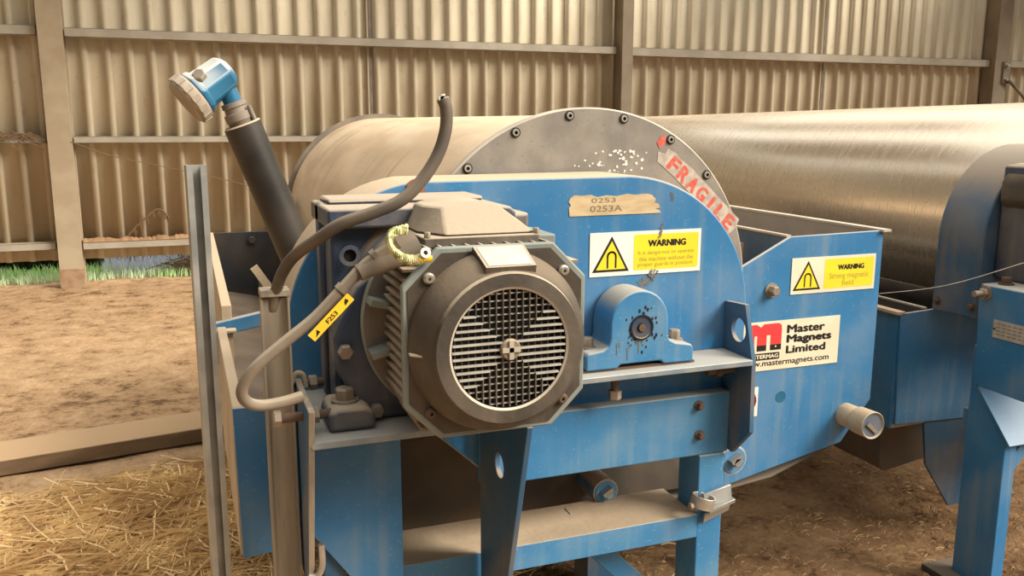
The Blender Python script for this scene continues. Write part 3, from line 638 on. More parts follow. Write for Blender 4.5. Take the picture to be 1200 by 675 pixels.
MB().hexbolt((1.571, Yt, 1.026), (0, -1, 0), 0.015, 0.022, 'bolt').build('bolt', tank)
warning((1.638, Yt-0.0006, 1.008), 0.305, 0.107, [('Strong magnetic', 0.445, 0.92, 0.475, 0.68), ('field', 0.60, 0.74, 0.69, 0.84)], tank, (0.54, 0.86, 0.245, 0.40), 'cream')
# maker's board
s = Sign((1.484, Yt-0.0006, 0.787), (1, 0, 0), (0, 0, 1)); s.plate(0.341, 0.147, 'cream')
def bx(x): return x-1.484
def bz(z): return z-0.787
top = [(1.492, 0.893), (1.492, 0.918), (1.498, 0.926), (1.520, 0.927), (1.528, 0.927), (1.543, 0.918), (1.553, 0.927), (1.604, 0.927), (1.614, 0.921), (1.616, 0.910), (1.616, 0.893)]
s.poly([(bx(x), bz(z)) for x, z in top], 'red', 1)
for x0, x1 in ((1.492, 1.522), (1.531, 1.564), (1.577, 1.616)):
    s.poly([(bx(x0), bz(0.864)), (bx(x1), bz(0.864)), (bx(x1), bz(0.8935)), (bx(x0), bz(0.8935))], 'red', 1)
    s.poly([(bx(x0), bz(0.847)), (bx(x1), bz(0.847)), (bx(x1), bz(0.864)), (bx(x0), bz(0.864))], 'ink', 1)
s.rrect(bx(1.594), bz(0.8555), bx(1.599), bz(0.8605), 0.0022, 'white', 2)
s.rrect(bx(1.489), bz(0.819), bx(1.612), bz(0.840), 0.004, 'ink', 1)
s.text('MASTERMAG', bx(1.492), bx(1.608), bz(0.8235), bz(0.8360), 'cream', 0.12, 2)
for t, x1, z0, z1 in (('Master', 1.771, 0.893, 0.919), ('Magnets', 1.797, 0.857, 0.889), ('Limited', 1.777, 0.832, 0.856)):
    s.text(t, bx(1.634), bx(x1), bz(z0), bz(z1), 'ink', 0.17, 1)
s.text('www.mastermagnets.com', bx(1.480), bx(1.792), bz(0.795), bz(0.815), 'ink', 0.06, 1)
s.build('maker_board', tank)
s = Sign((1.468, Yt-0.0006, 0.650), (1, 0, 0), (0, 0, 1)); s.plate(0.077, 0.089, 'white')
c = [(0.038+0.030*math.cos(a*PI/12), 0.048+0.030*math.sin(a*PI/12)) for a in range(24)]; s.stroke(c, 0.008, 'red', 1, True); s.build('round_sign', tank)
b = MB(); b.lathe([(0, 0.0), (0.0008, 0.018), (0, 0.018)], (1.627, Yt, 0.700), (0, -1, 0), 'tx_blue', 24); b.build('paint_spot', tank)
# spigot with capped end
b = MB(); b.lathe([(0, 0.036), (0.040, 0.036), (0.050, 0.031), (0.060, 0.041), (0.120, 0.042), (0.122, 0.040), (0.117, 0.036), (0.117, 0)], (1.872, Yt, 0.617), V((-0.012, -1, 0.02)), 'dust_rim', 36, ['dust_rim']*5 + ['rim_edge', 'blue_dusty'])
b.obox((1.868, 1.947, 0.612), V((0.018, 0, -0.016)), V((0, 0.004, 0)), V((0.004, 0, 0.004)), 'rim_dark'); b.build('spigot', SEP)
def drain(x, y0, y1, z, r, m='blue_worn'):
    b = MB(); b.lathe([(0, 0), (0, r*0.86), (0.004, r*0.92), (0.004, r), (y1-y0, r)], (x, y0, z), (0, 1, 0), m, 30, [m, m, 'rim_edge', 'blue_dusty'])
    d = b.build('drain_cap', SEP)
    b = MB(); b.hexbolt((x, y0, z), (0, -1, 0), r*0.36, 0.022, 'galv', False)
    b.obox((x-0.004, y0-0.012, z+r*0.22), V((r*0.36, 0, r*0.22)), V((0, 0.010, 0)), V((-0.003, 0, 0.005)), 'galv'); b.build('plug', d)
drain(1.000, 1.955, 2.066, 0.538, 0.036); drain(1.428, 2.00, 2.066, 0.552, 0.044)
# ---- discharge trough on the left
b = MB()
b.box(0.068, 0.092, 1.845, 2.62, 0.585, 0.915, 'dust_rim'); trough = b.build('trough_wall', SEP, 0.002)
b = MB(); b.prism([(0.092, 0.9152), (0.30, 0.9152), (0.30, 0.60), (0.15, 0.585), (0.074, 0.578), (0.068, 0.9152)], 'XZ', 1.833, 1.845, 'blue'); b.build('trough_front', SEP, 0.0015)
b = MB(); b.prism([(2.78, 0.945), (4.2, 1.005), (4.2, 0.5), (2.78, 0.5)], 'YZ', 0.088, 0.118, 'dust_rim'); b.build('trough_wall', SEP, 0.002)
b = MB(); b.box(0.118, 0.52, 4.19, 4.205, 0.45, 1.002, 'dark_steel'); pl = b.build('trough_end', SEP, 0.0015)
MB().hexbolt((0.285, 4.19, 0.965), (0, -1, 0), 0.018, 0.015, 'dark_steel').build('bolt', pl)
b = MB(); b.prism([(0.092, 0.745), (0.299, 0.70), (0.299, 0.66), (0.092, 0.70)], 'XZ', 1.846, 2.79, 'trough_dirt'); b.prism([(0.118, 0.74), (0.299, 0.70), (0.299, 0.66), (0.118, 0.70)], 'XZ', 2.79, 4.19, 'trough_dirt'); b.build('trough_floor', SEP)
b = MB(); b.obox((0.20, 2.775, 0.897), V((0.135, 0, 0.024)), V((0, 0.015, 0)), V((0, 0, 0.022)), 'blue_worn'); b.build('cross_bar', SEP, 0.003)
b = MB(); b.box(0.060, 0.075, 2.63, 2.66, 0.80, 0.893, 'blue_worn'); b.box(0.058, 0.122, 2.625, 2.66, 0.893, 0.901, 'dust_rim'); b.build('rim_bracket', SEP, 0.002)
b = MB(); b.obox((0.30, 3.35, 0.86), V((0.07, 0, -0.11)), V((0, 0.012, 0)), V((0.012, 0, 0.008)), 'dust_rim'); b.build('stay', SEP)
b = MB(); b.box(0.36, 0.48, 4.24, 4.36, 0.98, 1.125, 'dark_steel'); b.box(0.35, 0.49, 4.23, 4.37, 1.125, 1.135, 'white_chip'); b.build('end_box', SEP)

# ---- gearbox
def octa(cx, cz, hw, hh, c): return [(cx-hw+c, cz-hh), (cx+hw-c, cz-hh), (cx+hw, cz-hh+c), (cx+hw, cz+hh-c), (cx+hw-c, cz+hh), (cx-hw+c, cz+hh), (cx-hw, cz+hh-c), (cx-hw, cz-hh+c)]
MXc, MZc = 0.4955, 1.128
b = MB(); b.box(0.256, 0.66, 1.66, 1.849, 0.95, 1.32, 'gear_blue'); b.box(0.246, 0.262, 1.74, 1.79, 0.95, 1.345, 'gear_blue')
gear = b.build('gearbox', SEP, 0.008); gear['label'] = 'dark oily blue gearbox topped with dust'
b = MB(); b.prism([(0.246, 1.305), (0.614, 1.305), (0.616, 1.325), (0.604, 1.338), (0.570, 1.341), (0.246, 1.342)], 'XZ', 1.62, 1.845, 'gear_blue'); b.box(0.262, 0.58, 1.72, 1.835, 1.341, 1.352, 'gear_blue'); b.build('top_plate', gear, 0.006)
b = MB(); b.lathe([(0.0, 0.14), (0.0, 0.208), (0.008, 0.215), (0.020, 0.216), (0.024, 0.222), (0.045, 0.230), (0.07, 0.232)], (MXc, 1.614, MZc-0.005), (0, 1, 0), 'gear_blue', 72); b.build('bell_housing', gear)
b = MB(); b.prism([(0.246, 1.10), (0.249, 1.04), (0.305, 0.937), (0.64, 0.937), (0.70, 1.02), (0.70, 1.20), (0.60, 1.285), (0.40, 1.285), (0.29, 1.20)], 'XZ', 1.603, 1.662, 'gear_blue'); b.build('face_plate', gear, 0.008)
b = MB(); b.prism([(0.225, 0.936), (0.312, 0.936), (0.312, 0.965), (0.295, 0.982), (0.240, 0.982), (0.225, 0.970)], 'XZ', 1.555, 1.66, 'gear_blue'); b.build('foot', gear, 0.009)
MB().hexbolt((0.262, 1.60, 0.982), (0, 0, 1), 0.018, 0.022, 'bolt').build('bolt', gear)
for x, z in ((0.266, 1.078), (0.322, 0.957), (0.445, 0.953)): MB().hexbolt((x, 1.603, z), (0, -1, 0), 0.0145, 0.016, 'bolt', False).build('bolt', gear)
b = MB(); b.lathe([(0, 0.020), (0.012, 0.020), (0.012, 0.012), (0.002, 0.011), (0.002, 0)], (0.285, 1.635, 1.255), (0, -1, 0), 'ink', 20, ['ink', 'gear_blue', 'ink', 'black']); b.build('plug', gear)

# ---- motor
b = MB()
b.lathe([(0, 0.10), (0, 0.138), (0.175, 0.138), (0.175, 0.10)], (MXc, 1.412, MZc), (0, 1, 0), 'cast', 48)
for k in range(17):        # horizontal fins each side, upright fins above and below
    z = MZc - 0.152 + k*0.0175
    for sx in (-1, 1):
        lim = 0.160 if z > MZc-0.10 else 0.160 - (MZc-0.10-z)*0.5
        xi = math.sqrt(max(0.137**2 - (z-MZc)**2, 0.0009))
        y1 = 1.575 - (0.02 if k % 3 == 1 else 0)
        b.box(MXc+sx*min(xi-0.01, lim-0.02), MXc+sx*lim, 1.413, y1, z-0.0024, z+0.0024, 'fin')
for k in range(10):
    x = MXc - 0.112 + k*0.0249; b.box(x-0.002, x+0.002, 1.413, 1.50, MZc+0.08, MZc+0.163, 'fin'); b.box(x-0.002, x+0.002, 1.413, 1.56, MZc-0.155, MZc-0.08, 'fin')
MOT = b.build('electric_motor', SEP); MOT['label'] = 'dusty brown-grey finned electric motor with round fan grille'
b = MB(); b.lathe([(0, 0.13), (0, 0.196), (0.004, 0.200), (0.012, 0.200), (0.012, 0.13)], (MXc, 1.588, MZc), (0, 1, 0), 'motor_edge', 72, ['rim_dark', 'motor_edge', 'motor_edge', 'rim_dark'])
for k in range(12):
    if k in (2, 3): continue
    a = 2*PI*(k+0.5)/12; d = V((math.cos(a), 0, math.sin(a))); b.obox(V((MXc, 1.566, MZc)) + d*0.160, d*0.036, V((0, 0.024, 0)), V((-d.z, 0, d.x))*0.006, 'motor_edge')
b.build('motor_flange', MOT)
b = MB(); b.ring_prism(octa(MXc, MZc, 0.167, 0.167, 0.062), arc(MXc, MZc, 0.13, 0, 360, 48)[:-1], 'XZ', 1.397, 1.412, 'motor_edge'); b.build('cowl_plate', MOT, 0.003)
# cowl: flat octagonal face with a bell running to the grille ring
b = MB(); b.prism(octa(MXc, MZc, 0.158, 0.158, 0.060), 'XZ', 1.3945, 1.397, 'cast_brown')
cow = [(0.0, 0.160), (0.010, 0.159), (0.030, 0.152), (0.048, 0.140), (0.056, 0.134), (0.058, 0.131), (0.066, 0.128), (0.0665, 0.106), (0.064, 0.102), (0.040, 0.101), (0.040, 0)]
b.lathe(cow, (MXc, 1.3955, MZc), (0, -1, 0), 'cast_brown', 72, ['cast_brown']*5 + ['cast', 'cast', 'rim_edge', 'black', 'black'])
b.obox((MXc-0.146, 1.360, MZc-0.006), V((0.018, -0.006, -0.003)), V((0, 0.004, 0)), V((0, 0, 0.0018)), 'rim_edge')
cowl = b.build('fan_cowl', MOT, angle=25)
b = MB(); yy = 1.331; R_ = 0.1005
for k in range(-8, 9):
    q = k*0.0118; h = math.sqrt(max(R_*R_-q*q, 0))
    if h < 0.02: continue
    # uprights run flush in the top and bottom quarters, rungs flush at the sides
    s_in = min(abs(q), h); 
    for sg in (-1, 1):
        b.box(MXc+q-0.0011, MXc+q+0.0011, yy+0.001, yy+0.008, min(MZc+sg*s_in, MZc+sg*h), max(MZc+sg*s_in, MZc+sg*h), 'cast')
        b.box(min(MXc+sg*s_in, MXc+sg*h), max(MXc+sg*s_in, MXc+sg*h), yy, yy+0.007, MZc+q-0.0015, MZc+q+0.0015, 'silver')
    if s_in > 0.003:
        b.box(MXc+q-0.0009, MXc+q+0.0009, yy+0.006, yy+0.009, MZc-s_in, MZc+s_in, 'cast'); b.box(MXc-s_in, MXc+s_in, yy+0.005, yy+0.008, MZc+q-0.0010, MZc+q+0.0010, 'silver')
b.build('grille', MOT)
b = MB(); b.lathe([(0, 0.018), (0.006, 0.018), (0.008, 0.016), (0.008, 0)], (MXc, yy+0.003, MZc), (0, -1, 0), 'fin', 24)
b.box(MXc-0.016, MXc+0.016, yy-0.008, yy-0.004, MZc-0.004, MZc+0.004, 'rim_edge'); b.box(MXc-0.004, MXc+0.004, yy-0.008, yy-0.004, MZc-0.016, MZc+0.016, 'rim_edge'); b.build('grille_boss', MOT)
for sx, sz in ((-1, 1), (1, 1), (1, -1), (-1, -1)):
    b = MB(); b.lathe([(0, 0.010), (0.006, 0.010), (0.010, 0.007), (0.010, 0.003), (0.004, 0.003), (0.004, 0)], (MXc+sx*0.122, 1.3945, MZc+sz*0.117), (0, -1, 0), 'steel' if sz > 0 else 'rust', 14); b.build('screw', MOT)
b = MB()
# sloping label housing on the cowl's crown
q = [(-0.046, 1.390, 0.167), (0.046, 1.390, 0.167), (0.048, 1.335, 0.139), (-0.040, 1.335, 0.139)]
A = [b.bm.verts.new((MXc+x, y, MZc+z)) for x, y, z in q]; B = [b.bm.verts.new((MXc+x*1.05, y+0.014, MZc+z-0.035)) for x, y, z in q]
b.face(A, 'cast'); b.face(B[::-1], 'cast')
for i in range(4): b.face([A[i], B[i], B[(i+1) % 4], A[(i+1) % 4]], 'cast')
C = sum((v.co for v in A), V())/4; nn = (A[1].co-A[0].co).cross(A[3].co-A[0].co).normalized(); nn = nn if nn.z > 0 else -nn
b.poly([C + (v.co-C)*0.88 + nn*0.0008 for v in A], 'silver')
b.build('nameplate', MOT)
# terminal box
b = MB(); b.box(0.385, 0.600, 1.46, 1.66, 1.284, 1.303, 'cast'); tb = b.build('terminal_box', MOT, 0.003)
b = MB(); lo = [(0.390, 1.53), (0.425, 1.468), (0.595, 1.468), (0.595, 1.65), (0.390, 1.65)]; hi = [(0.412, 1.57), (0.436, 1.525), (0.545, 1.525), (0.545, 1.63), (0.412, 1.63)]
A = [b.bm.verts.new((x, y, 1.304)) for x, y in lo]; B = [b.bm.verts.new((x, y, 1.350)) for x, y in hi]
b.face(A[::-1], 'cast'); b.face(B, 'cast')
for i in range(5): b.face([A[i], A[(i+1) % 5], B[(i+1) % 5], B[i]], 'cast')
b.build('terminal_lid', MOT, 0.004)
for x, y in ((0.392, 1.466), (0.595, 1.466), (0.392, 1.654)): MB().hexbolt((x, y, 1.303), (0, 0, 1), 0.006, 0.010, 'bolt', False).build('screw', MOT)
b = MB(); b.box(0.595, 0.640, 1.48, 1.60, 1.275, 1.298, 'motor_edge'); b.build('lifting_lug', MOT, 0.003)

# ---- cables
def px_line(pts): return spline(pts, 8)
CAB = thing('power_cable', (0.17, 1.5, 1.03), 'dusty grey cable hanging in a loop from the motor with a yellow tag', 'cable')
cp = spline([(0.335, 1.44, 1.300), (0.284, 1.45, 1.268), (0.240, 1.45, 1.226), (0.193, 1.45, 1.180), (0.143, 1.45, 1.143), (0.095, 1.45, 1.105), (0.072, 1.46, 1.069), (0.076, 1.47, 1.043), (0.099, 1.48, 1.029), (0.134, 1.49, 1.027), (0.172, 1.50, 1.031)], 8)
MB().tube(cp, 0.0098, 'cable', 14).build('sheath', CAB)
b = MB(); g0 = V((0.37, 1.46, 1.295)); g1 = V((0.266, 1.45, 1.250)); b.lathe([(0, 0), (0, 0.026), (0.02, 0.027), (0.06, 0.022), (0.10, 0.015), (0.112, 0.0145), (0.112, 0)], g0, g1-g0, 'rubber', 20); b.build('gland_boot', CAB)
# tag on its collar
d = (V((0.243, 1.44, 1.212)) - V((0.178, 1.44, 1.148))); dn = d.normalized(); up = V((-dn.z, 0, dn.x))
s = Sign(V((0.182, 1.433, 1.151)) - up*0.010, dn, up, 0.0015); s.plate(d.length+0.003, 0.016, 'tag')
s.text('F253', 0.036, 0.060, 0.0035, 0.0115, 'ink', 0.1, 1); s.poly([(0.006, 0.003), (0.018, 0.005), (0.016, 0.012), (0.011, 0.007)], 'ink', 1); s.poly([(d.length-0.014, 0.004), (d.length-0.004, 0.006), (d.length-0.006, 0.013), (d.length-0.012, 0.009)], 'ink', 1)
s.build('tag', CAB)
for p, q in ((V((0.243, 1.45, 1.229)), V((0.236, 1.45, 1.222))), (V((0.300, 1.45, 1.282)), V((0.293, 1.45, 1.276)))):
    MB().cyl(p, q, 0.0125, 'cable', 16).build('cable_tie', CAB)
hp = spline([(0.146, 1.690, 1.150), (0.153, 1.68, 1.185), (0.163, 1.65, 1.224), (0.181, 1.60, 1.263), (0.216, 1.54, 1.300), (0.252, 1.51, 1.328), (0.308, 1.49, 1.349), (0.352, 1.48, 1.369), (0.388, 1.48, 1.402), (0.416, 1.48, 1.443), (0.431, 1.48, 1.485), (0.433, 1.48, 1.521), (0.427, 1.48, 1.540)], 8)
b = MB(); b.tube(hp, 0.0110, 'rubber', 16); HOSE = b.build('rubber_hose'); tag(HOSE, 'black rubber hose rising from the beige post to a cut end', 'hose')
b = MB(); e = hp[-1]; dr = (hp[-1]-hp[-3]).normalized()
for k in range(5): b.obox(e + V((random.uniform(-0.007, 0.007), -0.003, random.uniform(-0.001, 0.004))), V((0.003, 0, 0.001)), V((0, 0.004, 0)), V((0, 0, 0.003)), 'white_chip')
b.build('frayed_end', HOSE)
# spiral earth wire
ew = spline([(0.345, 1.425, 1.325), (0.318, 1.42, 1.318), (0.314, 1.41, 1.300), (0.326, 1.40, 1.284), (0.345, 1.395, 1.277), (0.364, 1.39, 1.280)], 14)
b = MB(); coil = []
for i, p in enumerate(ew):
    for k in range(3):
        a = (i*3+k)*0.85; coil.append(p + V((0, math.cos(a), math.sin(a)))*0.0055)
b.tube(coil, 0.0042, 'earth', 6); b.tube(ew, 0.0062, 'earth', 8)
EW = b.build('earth_wire'); tag(EW, 'coiled green and yellow earth wire beside the motor terminal box', 'wire')
b = MB(); b.lathe([(0, 0.004), (0, 0.009), (0.004, 0.009), (0.004, 0.004), (0, 0.004)], (0.366, 1.385, 1.289), (0.1, -1, 0.3), 'steel', 16); b.build('ring_lug', EW)
MB().cyl((0.356, 1.388, 1.279), (0.378, 1.384, 1.279), 0.0055, 'tag', 10).build('crimp_sleeve', EW)

# ---- strut posts
def strut(name, x, y, w, d, z1, m, label, rot=0.0):
    t = 0.0035; l = 0.011
    pr = [(-w/2, -d/2), (-w/2, d/2), (w/2, d/2), (w/2, -d/2), (w/2-l, -d/2), (w/2-l, -d/2+t), (w/2-t, -d/2+t), (w/2-t, d/2-t), (-w/2+t, d/2-t), (-w/2+t, -d/2+t), (-w/2+l, -d/2+t), (-w/2+l, -d/2)]
    c, s_ = math.cos(rot), math.sin(rot)
    b = MB(); b.prism([(x+p*c-q*s_, y+p*s_+q*c) for p, q in pr], 'XY', -0.02, z1, m)
    return tag(b.build(name), label, 'post')
strut('strut_post', 0.025, 1.77, 0.036, 0.026, 1.420, 'galv', 'bare galvanised channel post standing tallest left of the trough', 0.15)
PR = thing('channel_post', (0.15, 1.69, 0), 'beige weathered channel post with capped top in front of the blue trough', 'post')
b = MB(); b.box(0.128, 0.172, 1.682, 1.71, -0.02, 1.172, 'galv_dusty'); b.box(0.124, 0.128, 1.674, 1.71, -0.02, 1.172, 'galv_dusty'); b.box(0.172, 0.176, 1.668, 1.71, -0.02, 1.172, 'galv_dusty'); b.build('channel', PR)
b = MB(); b.box(0.123, 0.178, 1.670, 1.712, 1.176, 1.190, 'galv_dusty'); b.build('end_cap', PR, 0.002)

# ---- level transmitter on its pipe
LT = thing('level_transmitter', (0.34, 2.35, 0.70), 'blue level transmitter head on a leaning black pipe', 'transmitter')
pa, pb = V((0.335, 2.37, 0.99)), V((0.152, 2.35, 1.492)); ax = (pb-pa).normalized(); pl_ = (pb-pa).length
b = MB(); b.lathe([(0, 0), (0, 0.047), (pl_, 0.047), (pl_+0.004, 0.043), (pl_+0.004, 0)], pa, ax, 'black_pipe', 40, ['black_pipe', 'black_pipe', 'dust_rim', 'black_pipe']); b.build('pipe', LT)
b = MB(); b.lathe([(0, 0.030), (0.012, 0.032), (0.014, 0.034), (0.032, 0.034), (0.034, 0.028), (0.046, 0.027), (0.048, 0.031), (0.060, 0.030), (0.062, 0)], pb, ax, 'rim_dark', 12); b.build('gland_nut', LT)
b = MB(); b.cyl(pb + ax*0.058, pb + ax*0.118, 0.023, 'tx_blue', 28); b.build('neck', LT)
b = MB(); b.cyl(pb + V((0.030, -0.02, 0.012)), pb + V((0.016, -0.02, 0.048)), 0.006, 'rim_dark', 10); b.build('toggle_screw', LT)
hc = V((0.072, 2.335, 1.585)); fa = V((-0.78, -0.16, -0.60)).normalized()     # cover axis
uu, ww, aa = frame(fa)
b = MB(); b.lathe([(-0.072, 0), (-0.072, 0.030), (-0.056, 0.046), (0.012, 0.050), (0.022, 0.058), (0.034, 0.059), (0.034, 0)], hc, fa, 'tx_blue', 8); HB = b.build('housing', LT, 0.005)
b = MB(); b.lathe([(0.034, 0), (0.034, 0.059), (0.040, 0.062), (0.058, 0.062), (0.066, 0.056), (0.066, 0)], hc, fa, 'tx_grey', 40)
for k in range(14):
    a = 2*PI*k/14; dd = uu*math.cos(a)+ww*math.sin(a); b.obox(hc + aa*0.050 + dd*0.061, aa*0.010, dd*0.004, aa.cross(dd)*0.006, 'tx_grey')
b.build('cover', LT)
b = MB(); sd = V((-0.30, -0.80, 0.52)).normalized(); b.hexbolt(hc + aa*0.002 + sd*0.042, sd, 0.017, 0.016, 'tx_grey', False); b.lathe([(0.0165, 0.011), (0.0165, 0)], hc + aa*0.002 + sd*0.042, sd, 'rim_dark', 12); b.build('blanking_plug', LT)
b = MB(); c_ = pb + ax*0.075 + V((-0.034, -0.02, 0.0)); b.lathe([(0, 0.010), (0, 0.0125), (0.003, 0.0125), (0.003, 0.010), (0, 0.010)], c_, (0.3, -1, 0), 'rim_dark', 20); b.build('split_ring', LT)

# ================================================================== machine two
S2 = thing('magnetic_separator', (3.2, 3.9, 0), 'second blue drum separator with bare steel drum at right edge', 'separator', 'drum separators in the shed')
X2, Z2 = 3.16, 1.115
b = MB(); b.lathe([(0, 0.3), (0, 0.47), (3.62, 0.47), (3.62, 0.3)], (X2, 2.30, Z2), V((0, 1, -0.0125)), 'drum_steel', 160); d2 = b.build('drum', S2); d2['label'] = 'bare scuffed steel drum'
b = MB(); b.lathe([(0, 0.40), (0, 0.492), (0.03, 0.492), (0.03, 0.40)], (X2, 5.92, Z2-0.045), (0, 1, -0.0125), 'rim_dark', 96); b.build('end_flange', d2)
ox, oz = 2.226, 0.055
def sh(p): return [(x+ox, z+oz) for x, z in p]
gp2 = sh([(0.187, 0.81)] + arc(0.50, 1.06, 0.313, 180, 96, 16, 0.317) + arc(AX, 1.03, 0.35, 88, 0, 24, 0.348) + arc(AX, 1.0, 0.35, 0, -80, 14, 0.345) + [(0.66, 0.655), (0.44, 0.81)])
b = MB(); b.prism(gp2, 'XZ', 2.102, 2.285, 'blue_dusty', 'blue_dusty'); g2 = b.build('drive_guard', S2, 0.005)
for y, z in ((2.262, 0.90), (2.120, 0.905)): MB().hexbolt((0.187+ox, y, z), (-1, 0, 0), 0.010, 0.010, 'rust').build('bolt', g2)
b = MB(); b.box(0.24+ox, 0.66+ox, 1.88, 2.10, 1.0, 1.37, 'gear_blue'); b.prism(sh([(0.222, 1.20), (0.222, 1.26), (0.26, 1.32), (0.65, 1.32), (0.65, 1.17), (0.25, 1.17)]), 'XZ', 1.84, 2.09, 'cast'); b.build('gearbox', S2, 0.01)
b = MB(); b.prism([(2.045, 0.985), (2.030, 1.0), (1.60, 1.0), (1.60, 0.66), (2.028, 0.672)], 'YZ', 2.350, 2.362, 'blue'); p2 = b.build('end_plate', S2, 0.003)
b = MB(); b.box(2.352, 2.95, 1.60, 2.04, 0.988, 1.001, 'blue_worn'); b.build('mounting_plate', S2, 0.002)
b = MB(); b.cyl((2.35, 2.018, 0.975), (2.30, 2.018, 0.975), 0.010, 'bolt', 12); b.hexbolt((2.35, 2.018, 0.975), (-1, 0, 0), 0.016, 0.016, 'bolt'); b.build('jacking_bolt', p2)
MB().hexbolt((2.41, 2.0, 1.001), (0, 0, 1), 0.016, 0.02, 'rust').build('bolt', S2)
b = MB(); b.box(2.3478, 2.35, 1.78, 1.978, 0.842, 0.898, 'silver'); 
for r_ in range(4):
    for c_ in range(9): b.box(2.3475, 2.3478, 1.80+c_*0.019, 1.813+c_*0.019, 0.853+r_*0.011, 0.856+r_*0.011, 'rim_dark')
for y in (1.786, 1.972): b.cyl((2.3478, y, 0.870), (2.345, y, 0.870), 0.004, 'rust', 8)
b.build('nameplate', p2)
b = MB(); b.prism([(2.028, 0.672), (1.885, 0.508), (1.878, 0.514), (2.018, 0.674)], 'YZ', 2.352, 2.95, 'blue_bare'); b.build('apron', S2, 0.001)
b = MB(); b.prism([(1.90, 0.0), (2.049, 0.0), (2.049, 0.80), (2.036, 0.80), (2.036, 0.668), (1.90, 0.512)], 'YZ', 2.36, 2.412, 'blue'); b.build('leg', S2, 0.003)
b = MB(); b.box(2.30, 2.44, 1.86, 2.12, -0.01, 0.012, 'brown_plate'); b.build('foot_plate', S2, 0.002)
b = MB(); b.obox((2.50, 1.935, 0.52), V((0.12, 0, 0.13)), V((0, 0.02, 0)), V((0.015, 0, -0.015)), 'blue_worn'); b.build('brace', S2, 0.002)
b = MB(); b.prism([(2.42, 0.60), (2.80, 0.60), (2.80, 0.10), (2.60, 0.10), (2.47, 0.28)], 'XZ', 2.30, 2.31, 'blue_dusty'); b.build('support_plate', S2)
b = MB(); b.box(3.9, 3.98, 1.95, 2.05, -0.02, 0.8, 'blue_dusty'); b.build('leg', S2)
b = MB(); b.box(2.96, 3.50, 1.95, 1.99, 0.74, 0.90, 'blue_worn'); b.build('upper_beam', S2, 0.003)
b = MB(); b.box(2.42, 3.42, 1.94, 2.12, 0.50, 0.56, 'blue_worn', 'dust_floor'); b.build('shelf_beam', S2, 0.003)
b = MB(); b.prism([(2.71, 0.5), (3.5, 0.5), (4.15, 0.72), (4.15, 1.24), (3.85, 1.23), (3.5, 1.08), (2.71, 1.08)], 'XZ', 2.31, 2.32, 'blue_dusty'); b.build('tank_end', S2)
b = MB(); b.lathe([(0, 0), (0, 0.13), (0.05, 0.155), (0.06, 0.165), (0.16, 0.14), (0.30, 0.14), (0.32, 0.2), (0.38, 0.22)], (2.72, 1.52, 1.18), (0, 1, 0), 'cast', 48); b.build('electric_motor', S2)
# its trough
b = MB(); b.prism([(2.285, 0.855), (2.70, 0.875), (2.70, 0.44), (2.30, 0.455)], 'XZ', 2.29, 2.302, 'blue'); tr2 = b.build('trough_front', S2, 0.0015)
b = MB(); b.box(2.285, 2.297, 2.302, 5.6, 0.44, 0.852, 'blue'); b.box(2.272, 2.305, 2.29, 5.6, 0.852, 0.862, 'dust_rim'); b.build('trough_wall', S2)
b = MB(); b.box(2.40, 2.408, 2.302, 5.6, 0.5, 0.862, 'brown_plate'); b.box(2.398, 2.412, 2.302, 5.6, 0.862, 0.868, 'rim_edge'); b.build('trough_partition', S2)
b = MB(); b.box(2.297, 2.70, 2.302, 5.6, 0.44, 0.452, 'dust_floor'); b.build('trough_floor', S2)
b = MB(); b.prism([(2.44, 0.46), (2.68, 0.46), (2.68, 0.205), (2.665, 0.20), (2.478, 0.175), (2.452, 0.20)], 'XZ', 2.50, 3.0, 'silted'); b.build('outlet_box', S2, 0.004)
b = MB(); sec = arc(X2, Z2-0.02, 0.60, 200, 340, 24); R = [[b.bm.verts.new((x, y, z)) for x, z in sec] for y in (2.32, 5.6)]
for i in range(len(sec)-1): b.face([R[0][i], R[0][i+1], R[1][i+1], R[1][i]], 'brown_plate')
o = b.build('tank_shell', S2); m_ = o.modifiers.new('thick', 'SOLIDIFY'); m_.thickness = 0.006
b = MB(); b.tube(spline([(2.352, 1.62, 1.20), (2.366, 1.86, 1.108), (2.375, 2.2, 0.965), (2.392, 2.56, 0.866)], 5), 0.0014, 'white_chip', 5); tag(b.build('thread'), 'fine pale thread strung across the second machine at the right', 'thread')

for o in SC.objects:
    if '_w' in o: del o['_w']

# ================================================================== camera, light
F, PITCH, ROLL, YAW = 1028.445, 0.186558206, 0.00196155175, 0.358268514
c, s_, cp_, sp_ = math.cos(YAW), math.sin(YAW), math.cos(PITCH), math.sin(PITCH)
Xa, Fa, Da = V((c, -s_, 0)), V((s_*cp_, c*cp_, -sp_)), V((-s_*sp_, -c*sp_, -cp_))
cr, sr = math.cos(ROLL), math.sin(ROLL)
right, down = Xa*cr - Da*sr, Xa*sr + Da*cr
cam = bpy.data.cameras.new('camera'); co = bpy.data.objects.new('camera', cam); COL.objects.link(co)
mw = Matrix.Identity(4)
for i in range(3): mw[i][0], mw[i][1], mw[i][2] = right[i], -down[i], -Fa[i]
mw.translation = V((0, 0, 1.5)); co.matrix_world = mw
cam.sensor_width = 36; cam.lens = F/1200*36; cam.clip_start = 0.02
SC.camera = co

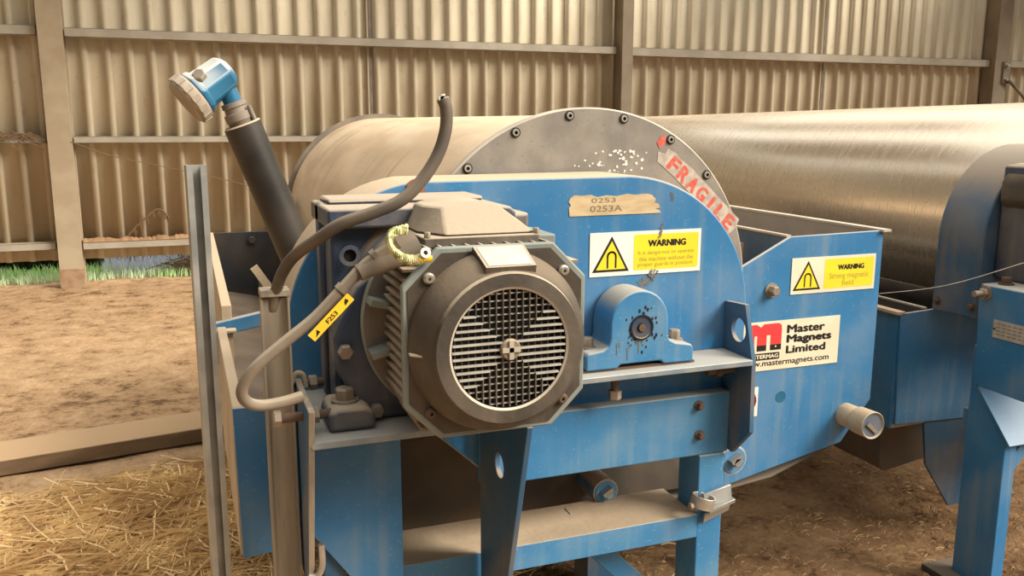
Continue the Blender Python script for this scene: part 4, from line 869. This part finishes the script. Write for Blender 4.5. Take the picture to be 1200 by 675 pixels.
w = bpy.data.worlds.new('world'); SC.world = w; w.use_nodes = True; nt = w.node_tree
bg = nt.nodes['Background']; bg.inputs[1].default_value = 1.9
tc = nt.nodes.new('ShaderNodeTexCoord'); sp = nt.nodes.new('ShaderNodeSeparateXYZ'); nt.links.new(tc.outputs['Generated'], sp.inputs[0])
cr_ = nt.nodes.new('ShaderNodeValToRGB'); el = cr_.color_ramp.elements      # overcast sky over dim ground
mr = nt.nodes.new('ShaderNodeMapRange'); mr.inputs[1].default_value = -1; mr.inputs[2].default_value = 1; nt.links.new(sp.outputs[2], mr.inputs[0]); nt.links.new(mr.outputs[0], cr_.inputs[0])
el[0].position = 0.0; el[0].color = (0.06, 0.045, 0.03, 1); el[1].position = 1.0; el[1].color = (1.0, 0.95, 0.85, 1)
for p_, c_ in ((0.49, (0.06, 0.045, 0.03, 1)), (0.52, (0.34, 0.31, 0.26, 1)), (0.66, (0.55, 0.51, 0.44, 1)), (0.80, (1.0, 0.94, 0.83, 1))):
    e_ = el.new(p_); e_.color = c_
dt = nt.nodes.new('ShaderNodeVectorMath'); dt.operation = 'DOT_PRODUCT'; dt.inputs[1].default_value = (0.72, 0.22, 0.60); nt.links.new(tc.outputs['Generated'], dt.inputs[0])
m2 = nt.nodes.new('ShaderNodeMapRange'); m2.interpolation_type = 'SMOOTHSTEP'; m2.inputs[1].default_value = -0.40; m2.inputs[2].default_value = 0.85; m2.inputs[3].default_value = 0.10; m2.inputs[4].default_value = 1.35
nt.links.new(dt.outputs['Value'], m2.inputs[0])
mxw = nt.nodes.new('ShaderNodeVectorMath'); mxw.operation = 'SCALE'; nt.links.new(cr_.outputs[0], mxw.inputs[0]); nt.links.new(m2.outputs[0], mxw.inputs['Scale'])
nt.links.new(mxw.outputs[0], bg.inputs[0])
sun = bpy.data.lights.new('sun', 'SUN'); sun.energy = 5.0; sun.angle = math.radians(28); sun.color = (1.0, 0.90, 0.75)
so = bpy.data.objects.new('sun', sun); COL.objects.link(so); so.location = (4, -4, 6)
so.rotation_euler = V((-0.66, 0.54, -0.64)).to_track_quat('-Z', 'Y').to_euler()

SC.view_settings.view_transform = 'Standard'; SC.view_settings.look = 'None'; SC.view_settings.gamma = 1.0
SC.view_settings.exposure = 0.12; SC.view_settings.use_curve_mapping = False
SC.cycles.use_denoising = True; SC.cycles.max_bounces = 6
